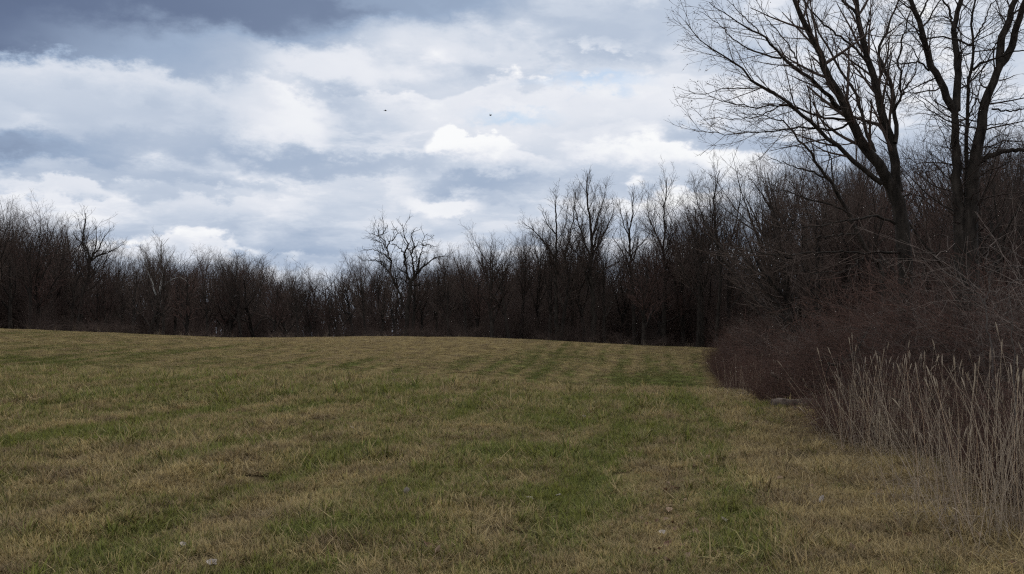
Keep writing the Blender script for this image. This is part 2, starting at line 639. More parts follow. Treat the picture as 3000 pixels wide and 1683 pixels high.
def blade_mat(name, green, straw, dull, transl=0.3):
    """grass: greenness of the tuft (instance) and of the blade (mesh) choose between young and dead blades"""
    mt, nt, b = nodes_mat(name)
    f = n_math(nt, 'ADD', n_attr(nt, 'tint', 'INSTANCER'), n_attr(nt, 'tone'))
    f = n_math(nt, 'SUBTRACT', f, 0.5, True)
    w = n_noise(nt, 1.3, 3, 0.5, 'World')
    st = n_mix(nt, n_ramp(nt, w, [(0.35, (0, 0, 0)), (0.65, (1, 1, 1))]), straw, dull)
    gr = n_mix(nt, w, green, (green[0] * 1.7, green[1] * 1.25, green[2] * 0.9))
    c = n_mix(nt, n_ramp(nt, f, [(0.30, (0, 0, 0)), (0.76, (1, 1, 1))]), st, gr)
    bright = n_attr(nt, 'shade')
    hs = nt.nodes.new('ShaderNodeHueSaturation')
    nt.links.new(c, hs.inputs['Color'])
    nt.links.new(bright, hs.inputs['Value'])
    c = hs.outputs[0]
    nt.links.new(c, b.inputs['Base Color'])
    b.inputs['Roughness'].default_value = 0.7
    tr = nt.nodes.new('ShaderNodeBsdfTranslucent')
    nt.links.new(c, tr.inputs[0])
    mx = nt.nodes.new('ShaderNodeMixShader')
    mx.inputs[0].default_value = transl
    nt.links.new(b.outputs[0], mx.inputs[1])
    nt.links.new(tr.outputs[0], mx.inputs[2])
    nt.links.new(mx.outputs[0], nt.nodes['Material Output'].inputs[0])
    return mt


STRAW, DULL, GREENC = (0.400, 0.305, 0.140), (0.245, 0.178, 0.095), (0.118, 0.148, 0.041)
M_GRASS = blade_mat('field_grass', GREENC, STRAW, DULL)
M_TALL = blade_mat('tall_grass', (0.50, 0.39, 0.26), (0.63, 0.51, 0.36), (0.40, 0.315, 0.24), 0.2)


# ---------------------------------------------------------------- scattering with geometry nodes (stuff only)
def scatter(name, pos, rot, scl, idx, tint, protos, label, cat):
    n = len(pos)
    me = bpy.data.meshes.new(name + '_points')
    me.vertices.add(n)
    me.vertices.foreach_set('co', np.ascontiguousarray(pos, np.float32).ravel())
    for an, typ, dat, key in (('rot', 'FLOAT_VECTOR', rot, 'vector'), ('scl', 'FLOAT_VECTOR', scl, 'vector'),
                              ('pick', 'INT', idx, 'value'), ('tint', 'FLOAT', tint, 'value')):
        a = me.attributes.new(an, typ, 'POINT')
        a.data.foreach_set(key, np.ascontiguousarray(dat, np.int32 if typ == 'INT' else np.float32).ravel())
    o = link(name, me)
    tag(o, label, cat, kind='stuff')
    ng = bpy.data.node_groups.new(name + '_scatter', 'GeometryNodeTree')
    ng.interface.new_socket('Geometry', in_out='INPUT', socket_type='NodeSocketGeometry')
    ng.interface.new_socket('Geometry', in_out='OUTPUT', socket_type='NodeSocketGeometry')
    N, K = ng.nodes, ng.links
    gi, go = N.new('NodeGroupInput'), N.new('NodeGroupOutput')
    join = N.new('GeometryNodeJoinGeometry')
    for pmesh in reversed(protos):
        ob = N.new('GeometryNodeObjectInfo')
        ob.inputs['Object'].default_value = pmesh
        ob.inputs['As Instance'].default_value = True
        K.new(ob.outputs['Geometry'], join.inputs[0])
    iop = N.new('GeometryNodeInstanceOnPoints')
    iop.inputs['Pick Instance'].default_value = True

    def att(nm, typ):
        q = N.new('GeometryNodeInputNamedAttribute')
        q.data_type = typ
        q.inputs[0].default_value = nm
        return q.outputs[0]
    K.new(gi.outputs[0], iop.inputs['Points'])
    K.new(join.outputs[0], iop.inputs['Instance'])
    K.new(att('pick', 'INT'), iop.inputs['Instance Index'])
    K.new(att('rot', 'FLOAT_VECTOR'), iop.inputs['Rotation'])
    K.new(att('scl', 'FLOAT_VECTOR'), iop.inputs['Scale'])
    K.new(iop.outputs[0], go.inputs[0])
    md = o.modifiers.new('scatter', 'NODES')
    md.node_group = ng
    return o


HIDDEN = bpy.data.collections.new('scatter_sources')     # never linked to the scene: only the meshes are used


def proto(name, me):
    o = bpy.data.objects.new(name, me)
    HIDDEN.objects.link(o)
    return o

# ---------------------------------------------------------------- ground: one sheet out to the horizon
def build_ground():
    front = np.linspace(R(-46), R(46), 301)
    back = np.linspace(R(46), R(314), 61)[1:-1]
    th = np.concatenate([front, back])
    rr = np.concatenate([[0.0], 1.5 * (200 / 1.5) ** (np.linspace(0, 1, 430)), 200 * (2500 / 200) ** (np.linspace(0.06, 1, 16))])
    TH, RR = np.meshgrid(th, rr, indexing='ij')
    x, y = (RR * np.sin(TH)).ravel(), (RR * np.cos(TH)).ravel()
    z = height(x, y)
    nt_, nr = TH.shape
    idx = np.arange(nt_ * nr).reshape(nt_, nr)
    nx = np.roll(idx, -1, axis=0)
    q = np.stack([idx[:, :-1], nx[:, :-1], nx[:, 1:], idx[:, 1:]], axis=-1)[:, :, ::-1].reshape(-1, 4)
    mt, nt, b = nodes_mat('field_soil')
    gr, wd = n_attr(nt, 'green'), n_attr(nt, 'wood')
    f1 = n_noise(nt, 2.2, 6, 0.65, 'World')
    f2 = n_noise(nt, 14.0, 5, 0.65, 'World')
    f3 = n_noise(nt, 0.35, 4, 0.6, 'World')
    straw = n_mix(nt, f2, (0.110, 0.083, 0.038), (0.320, 0.250, 0.115))
    green = n_mix(nt, f2, (0.060, 0.066, 0.022), (0.165, 0.180, 0.056))
    fac = n_math(nt, 'ADD', gr, n_math(nt, 'MULTIPLY', n_math(nt, 'SUBTRACT', f1, 0.5), 1.6))
    fac = n_math(nt, 'ADD', fac, n_math(nt, 'MULTIPLY', n_math(nt, 'SUBTRACT', f3, 0.5), 0.5))
    fac = n_ramp(nt, fac, [(0.25, (0, 0, 0)), (0.75, (1, 1, 1))])
    c = n_mix(nt, fac, straw, green)
    soil = n_mix(nt, f2, (0.045, 0.032, 0.022), (0.120, 0.085, 0.060))
    bare = n_ramp(nt, n_noise(nt, 3.1, 5, 0.7, 'World'), [(0.56, (0, 0, 0)), (0.70, (1, 1, 1))])
    c = n_mix(nt, n_math(nt, 'MULTIPLY', bare, 0.7), c, soil)
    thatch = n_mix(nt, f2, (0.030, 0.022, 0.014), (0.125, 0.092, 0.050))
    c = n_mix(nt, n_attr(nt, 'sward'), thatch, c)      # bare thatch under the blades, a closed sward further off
    litter = n_mix(nt, f2, (0.030, 0.021, 0.016), (0.110, 0.075, 0.055))
    c = n_mix(nt, wd, c, litter)
    nt.links.new(c, b.inputs['Base Color'])
    b.inputs['Roughness'].default_value = 1.0
    b.inputs['Specular IOR Level'].default_value = 0.0
    n_bump(nt, b, f2, 0.8, 0.06)
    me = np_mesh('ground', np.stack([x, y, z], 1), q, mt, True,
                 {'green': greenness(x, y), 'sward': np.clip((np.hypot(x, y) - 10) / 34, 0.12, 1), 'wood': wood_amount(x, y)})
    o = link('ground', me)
    tag(o, kind='structure')
    return o


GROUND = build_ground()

# ---------------------------------------------------------------- bare trees
def resample(pts, k, wob=0.0, rng=RNG):
    """smooth centre line through traced points (Catmull-Rom), k points"""
    p = np.asarray(pts, float)
    if len(p) == 2:
        p = np.vstack([p[0], (p[0] + p[1]) / 2, p[1]])
    d = np.concatenate([[0], np.cumsum(np.linalg.norm(np.diff(p, axis=0), axis=1))])
    q = np.vstack([2 * p[0] - p[1], p, 2 * p[-1] - p[-2]])
    s = np.linspace(0, d[-1], k)
    i = np.clip(np.searchsorted(d, s, side='right') - 1, 0, len(p) - 2)
    u = ((s - d[i]) / np.maximum(d[i + 1] - d[i], 1e-9))[:, None]
    p0, p1, p2, p3 = q[i], q[i + 1], q[i + 2], q[i + 3]
    o = 0.5 * (2 * p1 + (p2 - p0) * u + (2 * p0 - 5 * p1 + 4 * p2 - p3) * u ** 2 + (3 * p1 - p0 - 3 * p2 + p3) * u ** 3)
    if wob:
        w = rng.normal(0, wob, (k, 3))
        w[0] = 0
        o = o + w
    return o


def plen(P):
    return np.linalg.norm(np.diff(P, axis=1), axis=2).sum(1)


def spawn(P, Rd, rng, per_m=None, n=None, t0=0.2, t1=0.97, ang=45, angj=12, ratio=0.55, K=5, wob=0.12, trop=0.15,
          rr=0.5, taper=0.25, fall=0.55, rmin=0.004, lmin=0.15, rmax=9.0, lmax=99., up0=0.0):
    """side branches of the branches P (n,k,3): returns centre lines and radii of the next order"""
    N, k, _ = P.shape
    L = plen(P)
    cnt = np.full(N, n) if n is not None else np.maximum(1, np.round(L * per_m * rng.uniform(0.75, 1.25, N))).astype(int)
    par = np.repeat(np.arange(N), cnt)
    M = len(par)
    first = np.repeat(np.cumsum(cnt) - cnt, cnt)
    ordn = np.arange(M) - first
    t = t0 + (t1 - t0) * (ordn + rng.uniform(0.1, 0.9, M)) / np.repeat(cnt, cnt)
    f = t * (k - 1)
    i = np.clip(f.astype(int), 0, k - 2)
    u = (f - i)[:, None]
    pos = P[par, i] * (1 - u) + P[par, i + 1] * u
    r = Rd[par, i] * (1 - u[:, 0]) + Rd[par, i + 1] * u[:, 0]
    T = norm(P[par, i + 1] - P[par, i])
    ref = np.where(np.abs(T[:, 2:3]) < 0.9, np.array([[0, 0, 1.0]]), np.array([[1.0, 0, 0]]))
    U = norm(np.cross(T, ref))
    V = np.cross(U, T)
    ph = ordn * 2.39996 + rng.uniform(0, 6.28, N)[par] + rng.normal(0, 0.5, M)
    a = np.radians(rng.normal(ang, angj, M))
    D = np.cos(a)[:, None] * T + np.sin(a)[:, None] * (np.cos(ph)[:, None] * U + np.sin(ph)[:, None] * V)
    D[:, 2] += up0
    D = norm(D)
    ln = np.minimum(L[par] * ratio * (1 - fall * t) * rng.uniform(0.6, 1.15, M), lmax)
    ok = ln > lmin
    pos, r, D, ln = pos[ok], r[ok], D[ok], ln[ok]
    M = len(pos)
    r0 = np.clip(r * rr * rng.uniform(0.75, 1.1, M), rmin, rmax)
    Q = np.empty((M, K, 3))
    Q[:, 0] = pos
    step = ln / (K - 1)
    for s in range(1, K):
        D = D + rng.normal(0, wob, (M, 3))
        D[:, 2] += trop
        D = norm(D)
        Q[:, s] = Q[:, s - 1] + D * step[:, None]
    Rq = r0[:, None] * (1 - (1 - taper) * np.linspace(0, 1, K))[None, :]
    return Q, np.maximum(Rq, rmin * 0.6)


def crown(limbs, rng, spec):
    """limbs: list of (P (k,3), R (k,)); grow three further orders of branches; returns lists per order"""
    k = max(len(p) for p, _ in limbs)
    P = np.stack([resample(p, k) if len(p) != k else p for p, _ in limbs])
    Rd = np.stack([np.interp(np.linspace(0, 1, k), np.linspace(0, 1, len(r)), r) for _, r in limbs])
    out = []
    for sp in spec:
        P, Rd = spawn(P, Rd, rng, **sp)
        out.append((P, Rd))
    return out


def mesh_orders(orders, sides):
    return merge([tubes(P, Rd, s) for (P, Rd), s in zip(orders, sides)])


# --- generic trees of the wood: a few kinds, built once at their base, then copied
def make_kind(seed, H, habit):
    rng = np.random.default_rng(seed)
    k = 12
    z = np.linspace(0, 1, k)
    lean = rng.normal(0, 0.05, 2)
    wig = np.cumsum(rng.normal(0, 0.045, (k, 2)), axis=0) * H * 0.12
    top = habit.get('top', 0.9)
    tr = np.stack([lean[0] * z * H + wig[:, 0] * z, lean[1] * z * H + wig[:, 1] * z, z * H * top - 0.3], 1)
    r0 = habit.get('r', 0.018) * H
    rad = r0 * (1.0 - 0.86 * z ** 0.85)
    rad[0] *= 1.35
    rad[1] *= 1.05
    T = (tr[None], rad[None])
    l1 = spawn(*T, rng, n=habit['n1'], t0=habit['t0'], t1=0.985, ang=habit['a1'], angj=9, ratio=habit['l1'], K=8,
               wob=habit.get('w1', 0.09), trop=habit['up'], rr=0.66, fall=habit.get('fall', 0.62), taper=0.2, lmin=0.5)
    l2 = spawn(*l1, rng, per_m=habit.get('d2', 2.5), t0=0.18, ang=habit.get('a2', 40), ratio=0.46, K=5, wob=0.13, trop=0.10, rr=0.6,
               fall=0.45, rmin=0.009, lmin=0.25)
    l3 = spawn(*l2, rng, per_m=habit.get('d3', 3.6), t0=0.15, ang=40, ratio=0.60, K=4, wob=0.15, trop=0.08, rr=0.55, fall=0.4, rmin=0.0048, lmin=0.18)
    l4 = spawn(*l3, rng, per_m=habit.get('d4', 3.8), t0=0.15, ang=36, ratio=0.7, K=3, wob=0.16, trop=0.06, rr=0.65, fall=0.35, rmin=0.0036, lmin=0.14, lmax=0.9)
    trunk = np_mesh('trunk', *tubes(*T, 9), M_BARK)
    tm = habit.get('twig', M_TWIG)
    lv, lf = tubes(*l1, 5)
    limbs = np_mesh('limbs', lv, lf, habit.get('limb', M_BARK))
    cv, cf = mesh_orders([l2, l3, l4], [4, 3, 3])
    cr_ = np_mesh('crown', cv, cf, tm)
    return dict(trunk=trunk, limbs=limbs, crown=cr_, H=float(max(cv[:, 2].max(), 0.1)), tris=2 * len(cf))


KINDS = [
    make_kind(101, 18, dict(n1=13, t0=0.30, a1=34, l1=0.62, up=0.10, top=0.66, fall=0.30)),
    make_kind(102, 17, dict(n1=11, t0=0.34, a1=42, l1=0.72, up=0.09, top=0.58, w1=0.12, fall=0.25)),
    make_kind(103, 19, dict(n1=15, t0=0.28, a1=28, l1=0.55, up=0.12, top=0.70, fall=0.35)),
    make_kind(104, 15, dict(n1=14, t0=0.22, a1=36, l1=0.66, up=0.12, twig=M_TWIG_RED, top=0.62, fall=0.28)),
    make_kind(105, 16, dict(n1=10, t0=0.32, a1=48, l1=0.80, up=0.08, w1=0.15, top=0.55, fall=0.2)),
    make_kind(106, 20, dict(n1=13, t0=0.40, a1=32, l1=0.56, up=0.12, top=0.70, fall=0.35)),
    make_kind(107, 14, dict(n1=14, t0=0.15, a1=36, l1=0.66, up=0.12, twig=M_TWIG_RED, top=0.6, fall=0.3)),
    make_kind(108, 12, dict(n1=13, t0=0.12, a1=44, l1=0.78, up=0.10, top=0.55, fall=0.25)),
]
print('kinds', [(k['tris'], round(k['H'], 1)) for k in KINDS])


def place_tree(kind, x, y, top_h, name, label, group, rng=RNG, widen=1.0):
    K_ = KINDS[kind]
    z = float(height(x, y, False)[0])
    s = (top_h) / K_['H']
    e = link(name, None, loc=(x, y, z))
    e.empty_display_size = 0.5
    e.scale = (s * widen, s * widen, s)
    e.rotation_euler = (0, 0, rng.uniform(0, 6.28))
    tag(e, label, 'tree', group)
    tr = link('trunk', K_['trunk'], e)
    link('limbs', K_['limbs'], tr)
    link('crown', K_['crown'], e)
    return e


def top_height(px, py, x, y):
    """height above its own ground of a tree at (x, y) whose tip is seen at row py"""
    p = at_d(px, py, y)
    return p[2] - float(height(x, y, False)[0])


# skyline of the wood in the photograph: column -> row of the tree tops
SKX = np.array([-300, 0, 100, 180, 250, 330, 400, 480, 560, 640, 740, 820, 900, 950, 1000, 1060, 1150, 1230, 1300, 1370, 1430, 1500, 1560,
                1640, 1720, 1800, 1900, 2000, 2080, 2150, 2200, 2300, 2450, 2600, 2800, 3000, 3300]) * 1.0
SKY_ = np.array([570, 580, 590, 605, 690, 725, 760, 740, 745, 740, 750, 770, 800, 805, 755, 750, 770, 760, 735, 745, 700, 690, 690,
                 690, 680, 690, 690, 600, 550, 505, 470, 450, 440, 450, 420, 400, 390]) * 1.0


def skyline(px):
    return np.interp(px, SKX, SKY_) - 48 * np.interp(px, [100, 300, 1500, 1700, 2000, 2200], [0.4, 1, 1, 0.7, 0.7, 0.2])

# ---------------------------------------------------------------- traced trees: centre lines read off the photograph, given depth
def trace(pts, dist, slope=0.0, side_=0.0):
    """points of the photograph -> 3D line at depth dist, moving away (slope > 0) or nearer along its length"""
    out = [at_d(*pts[0], dist)]
    run = 0.0
    for a, b in zip(pts[:-1], pts[1:]):
        run += math.hypot(b[0] - a[0], b[1] - a[1]) / FS * dist
        out.append(at_d(*b, dist + slope * run))
    return np.array(out)


def zoomed(pts, ox, oy, s):
    return [(ox + x / s, oy + y / s) for x, y in pts]


def hero(name, label, cat_group, dist, trunk, limbs, spec, sides=(4, 3, 3), seed=1, m_trunk=M_BARK_DARK, m_twig=M_TWIG, wob=0.02, extra=None,
         limb_mat=None):
    """trunk: (points, width0, width1) in photograph pixels; limbs: list of (points, w0, w1, depth slope)"""
    rng = np.random.default_rng(seed)
    base = trace(trunk[0], dist)
    g = float(height(base[0, 0], base[0, 1], False)[0])
    base[0, 2] = g - 0.15
    root = link(name, None, loc=(base[0, 0], base[0, 1], g))
    root.empty_display_size = 0.5
    tag(root, label, 'tree', cat_group)
    off = np.array([base[0, 0], base[0, 1], g])
    px2m = dist / FS
    P0 = resample(base, 28, wob * 0.6, rng)
    R0 = np.linspace(trunk[1], trunk[2], 28) * px2m / 2
    R0[:3] *= np.array([1.5, 1.22, 1.06])
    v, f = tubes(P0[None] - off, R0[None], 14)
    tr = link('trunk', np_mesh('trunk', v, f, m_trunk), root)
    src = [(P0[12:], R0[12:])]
    for pts, w0, w1, sl in limbs:
        p = resample(trace(pts, dist, sl), 22, wob, rng)
        r = np.linspace(w0, w1 * 0.6, 22) * px2m / 2
        v, f = tubes(p[None] - off, r[None], 9)
        link('limb', np_mesh('limb', v, f, limb_mat or m_trunk), root)
        src.append((p, r))
    k = 22
    P = np.stack([resample(p, k) for p, _ in src[1:]]) if len(src) > 1 else resample(src[0][0], k)[None]
    Rd = np.stack([r for _, r in src[1:]]) if len(src) > 1 else np.interp(np.linspace(0, 1, k), np.linspace(0, 1, len(src[0][1])), src[0][1])[None]
    orders = []
    for sp in spec:
        P, Rd = spawn(P, Rd, rng, **sp)
        orders.append((P, Rd))
    v, f = mesh_orders(orders, sides)
    link('crown', np_mesh('crown', v - off, f, m_twig), root)
    if extra:
        extra(root, off, orders, rng)
    return root, orders


Z5 = lambda *p: zoomed(p, 2300, 400, 2.89)
Z4 = lambda *p: zoomed(p, 2400, 0, 2.89)
Z3 = lambda *p: zoomed(p, 1900, 0, 2.89)
Z6 = lambda *p: zoomed(p, 1500, 480, 2.677)
Z7 = lambda *p: zoomed(p, 1030, 620, 4.816)
Z1 = lambda *p: zoomed(p, 0, 500, 2.6275)


def buds(root, off, orders, rng):
    """small seed clusters at the tips of the outer twigs"""
    P = np.concatenate([orders[-1][0][:, -1], orders[-1][0][:, 1]])
    P = P[(P[:, 0] < 6.3) & (P[:, 2] > 6.2)]
    P = P[rng.random(len(P)) < 0.4] + rng.normal(0, 0.03, (1, 3))
    tet = np.array([[1, 1, 1], [1, -1, -1], [-1, 1, -1], [-1, -1, 1]]) * 0.008
    s = rng.uniform(0.6, 1.4, (len(P), 1, 1))
    v = (P[:, None, :] - off + tet[None] * s * rng.uniform(0.6, 1.4, (len(P), 4, 3))).reshape(-1, 3)
    t = np.array([[0, 1, 2], [0, 3, 1], [0, 2, 3], [1, 3, 2]])
    f = (np.arange(len(P))[:, None, None] * 4 + t[None]).reshape(-1, 3)
    tag(link('buds', np_mesh('buds', v, f, M_TWIG_RED, False), root), kind='stuff')


# the big leaning tree on the right, limbs fanning out over the field
FAN = dict(t0=0.12, ang=34, angj=11, wob=0.07, trop=0.03, rr=0.5, taper=0.3)
BIG1 = [
    (Z5((900, 440), (840, 320), (740, 180), (660, 80)) + Z4((300, 1080), (240, 970), (200, 860), (120, 730), (40, 580)) +
     [(2398, 156), (2360, 76), (2326, 0), (2290, -80), (2230, -230)], 34, 7, -0.15),
    (Z5((960, 470), (940, 400), (930, 200)) + [(2608, 405), (2594, 374), (2583, 325), (2573, 284), (2563, 235), (2549, 194), (2535, 149),
                                              (2521, 90), (2511, 35), (2505, -20), (2498, -120), (2480, -260)], 30, 9, 0.10),
    ([(2622, 420), (2625, 380), (2621, 329), (2616, 294), (2608, 242), (2587, 201), (2573, 149), (2594, 97), (2612, 50), (2630, 0), (2650, -90)], 14, 5, 0.3),
    ([(2620, 325), (2639, 287), (2640, 242), (2632, 190), (2640, 120), (2665, 40), (2680, -40)], 8, 3, -0.4),
    ([(2632, 300), (2650, 266), (2677, 221), (2690, 170), (2720, 110)], 6, 2, 0.5),
    (Z5((820, 400), (650, 270), (520, 160)) + [(2429, 412), (2391, 367), (2360, 342), (2315, 308), (2274, 277), (2218, 246), (2177, 208), (2135, 173),
                                             (2094, 149), (2052, 118), (2028, 93), (2010, 62)], 16, 2.2, -0.25),
    ([(2462, 320), (2402, 256), (2350, 214), (2298, 176), (2270, 142), (2246, 114), (2204, 90), (2159, 62), (2114, 35), (2080, 10)], 13, 2.5, -0.35),
    ([(2290, 171), (2246, 163), (2201, 145), (2156, 121), (2121, 86), (2073, 52), (2045, 35)], 6, 2, 0.2),
    ([(2498, 352), (2471, 348), (2426, 346), (2384, 336), (2350, 322), (2301, 308), (2263, 308), (2229, 315), (2187, 311), (2142, 304), (2108, 294), (2070, 280)], 8, 1.8, -0.4),
    ([(2280, 281), (2246, 260), (2211, 260), (2156, 258), (2108, 266), (2066, 275), (2018, 275), (1995, 268)], 5, 1.3, 0.2),
    ([(2485, 362), (2450, 380), (2398, 381), (2357, 374), (2315, 377), (2263, 384), (2211, 387), (2159, 391), (2108, 393), (2066, 387), (2031, 379)], 7, 1.4, -0.5),
    (Z5((930, 740), (820, 690), (700, 680), (600, 710)) + [(2460, 650), (2400, 660), (2330, 672), (2260, 668)], 8, 2, -0.5),
    (Z5((1000, 990), (850, 980), (700, 995), (550, 990), (300, 980), (0, 1000)) + [(2230, 742), (2150, 730)], 8, 2, -0.4),
    ([(2540, 180), (2486, 125), (2435, 90), (2400, 55), (2357, 0), (2330, -60)], 8, 3, -0.35),
    ([(2562, 445), (2549, 408), (2525, 339), (2504, 273), (2476, 228), (2452, 187), (2421, 131), (2400, 97), (2385, 60), (2372, 0), (2355, -90)], 11, 4, 0.35),
    ([(2513, 50), (2490, 20), (2469, 0), (2440, -60), (2400, -140)], 9, 4, 0.2),
    ([(2300, 300), (2250, 330), (2200, 345), (2150, 350), (2100, 345), (2060, 355)], 4, 1.3, 0.5),
    ([(2240, 108), (2190, 60), (2150, 20), (2110, -20)], 4, 2, 0.4),
    ([(2350, 214), (2320, 150), (2280, 95), (2240, 45), (2210, -10)], 5, 2, 0.5),
    ([(2545, 745), (2480, 790), (2400, 800), (2320, 790)], 5, 1.5, -0.8),
    ([(2618, 600), (2660, 570), (2672, 572)], 8, 5, -0.2),
]
SPEC1 = [dict(per_m=4.3, ratio=0.36, K=7, fall=0.5, rmin=0.0065, lmin=0.35, lmax=1.5, **FAN),
         dict(per_m=5.2, t0=0.12, ang=36, ratio=0.55, K=5, wob=0.10, trop=0.03, rr=0.6, fall=0.4, rmin=0.0042, lmin=0.15),
         dict(per_m=5.5, t0=0.15, ang=38, ratio=0.7, K=4, wob=0.13, trop=0.03, rr=0.7, fall=0.35, rmin=0.003, lmin=0.08, lmax=0.5)]
hero('leaning_tree', 'tall dark tree leaning over the field, long limbs fanning left into the sky', None, 24.0,
     ([(2664, 1080), (2655, 900), (2653, 798), (2646, 711), (2641, 642), (2629, 594), (2611, 545)], 42, 40), BIG1, SPEC1, seed=11, wob=0.016, extra=buds)

# the heavy tree beside it: three stems from one base
BIG2 = [
    ([(2820, 860), (2813, 700), (2806, 590), (2802, 538), (2800, 469), (2799, 400), (2798, 346), (2803, 311)], 44, 31, 0.0),
    ([(2800, 330), (2777, 294), (2767, 263), (2746, 221), (2725, 194), (2718, 156), (2705, 104), (2687, 52), (2666, 0), (2645, -70), (2610, -200)], 24, 11, -0.2),
    ([(2802, 325), (2803, 277), (2807, 208), (2801, 138), (2796, 87), (2805, 42), (2815, 0), (2822, -60), (2830, -220)], 24, 11, 0.15),
    ([(2832, 800), (2832, 650), (2830, 520), (2832, 381), (2836, 311), (2836, 242), (2846, 208), (2850, 149), (2846, 87), (2843, 55), (2857, 0), (2870, -90)], 17, 7, 0.1),
    ([(2838, 860), (2842, 700), (2848, 560), (2860, 450), (2877, 363), (2884, 305), (2909, 242), (2933, 180)], 52, 33, -0.05),
    ([(2930, 190), (2933, 121), (2954, 62), (2974, 0), (2990, -60), (3010, -220)], 25, 10, 0.2),
    ([(2932, 188), (2960, 145), (2981, 69), (3000, 10), (3018, -50), (3060, -220)], 24, 10, -0.2),
    ([(2793, 90), (2789, 69), (2781, 28), (2763, 0), (2740, -60)], 9, 4, 0.2),
    ([(2722, 208), (2694, 183), (2660, 185), (2621, 189), (2570, 205)], 6, 2, -0.5),
    ([(2694, 181), (2670, 138), (2642, 125), (2600, 128)], 4, 2, 0.3),
    ([(2843, 135), (2798, 114), (2746, 109), (2711, 111), (2680, 90), (2630, 105), (2560, 105)], 6, 2, -0.6),
    ([(2850, 208), (2871, 187), (2919, 170), (2954, 156), (3000, 149), (3060, 150)], 8, 3, -0.5),
    ([(2854, 486), (2888, 462), (2940, 445), (3000, 441), (3080, 450)], 19, 10, -0.3),
    ([(2843, 135), (2870, 90), (2885, 60), (2900, 20), (2940, -30)], 6, 2, 0.4),
    ([(2905, 320), (2950, 326), (3000, 322), (3060, 330)], 6, 3, -0.6),
    ([(2890, 366), (2950, 364), (3010, 375)], 4, 2, -0.8),
    ([(2690, 60), (2720, 0), (2740, -60)], 7, 4, 0.4),
    ([(2885, 385), (2800, 362), (2740, 335), (2690, 290), (2660, 265), (2645, 240)], 5, 1.6, -0.9),
    ([(2840, 340), (2860, 290), (2876, 242), (2886, 215)], 5, 3, -0.5),
]
SPEC2 = [dict(per_m=4.0, ratio=0.40, K=7, t0=0.1, ang=55, angj=16, wob=0.20, trop=0.02, rr=0.4, taper=0.3, fall=0.4, rmin=0.007, lmin=0.3, lmax=1.7, rmax=0.02),
         dict(per_m=5.0, t0=0.12, ang=45, ratio=0.6, K=5, wob=0.20, trop=0.0, rr=0.6, fall=0.4, rmin=0.0045, lmin=0.15),
         dict(per_m=5.0, t0=0.15, ang=42, ratio=0.75, K=4, wob=0.2, trop=0.0, rr=0.7, fall=0.35, rmin=0.0033, lmin=0.09, lmax=0.5)]
hero('forked_tree', 'thick dark tree with three upright stems at the right edge', None, 22.5,
     ([(2828, 1090), (2830, 950), (2832, 850), (2832, 760), (2832, 690)], 96, 62), BIG2, SPEC2, seed=12, wob=0.012)

# slim tree leaning left in front of the big one
hero('slim_leaning_tree', 'slim dark tree bending left below the big leaning tree', None, 27.0,
     ([(2600, 1040), (2584, 805), (2556, 763), (2514, 687), (2487, 628), (2456, 573)], 17, 11),
     [([(2456, 573), (2428, 528), (2404, 493), (2377, 450), (2336, 405), (2305, 367), (2246, 342), (2190, 335)], 11, 2, -0.2),
      ([(2428, 528), (2380, 505), (2330, 492), (2280, 470), (2230, 462)], 6, 2, 0.3),
      ([(2487, 628), (2430, 600), (2370, 585), (2300, 560), (2240, 560)], 6, 2, -0.5),
      ([(2470, 600), (2440, 520), (2430, 450), (2400, 390), (2390, 330)], 6, 2, 0.4),
      ([(2514, 687), (2450, 690), (2380, 700), (2300, 705)], 6, 2, -0.5)],
     [dict(per_m=3.4, ratio=0.4, K=6, t0=0.12, ang=40, wob=0.1, trop=0.06, rr=0.5, fall=0.45, rmin=0.007, lmin=0.3, lmax=1.6),
      dict(per_m=4.6, t0=0.12, ang=38, ratio=0.55, K=5, wob=0.12, trop=0.05, rr=0.6, fall=0.4, rmin=0.005, lmin=0.15),
      dict(per_m=4.6, t0=0.15, ang=38, ratio=0.7, K=3, wob=0.13, trop=0.03, rr=0.7, fall=0.35, rmin=0.004, lmin=0.1, lmax=0.5)], seed=13)

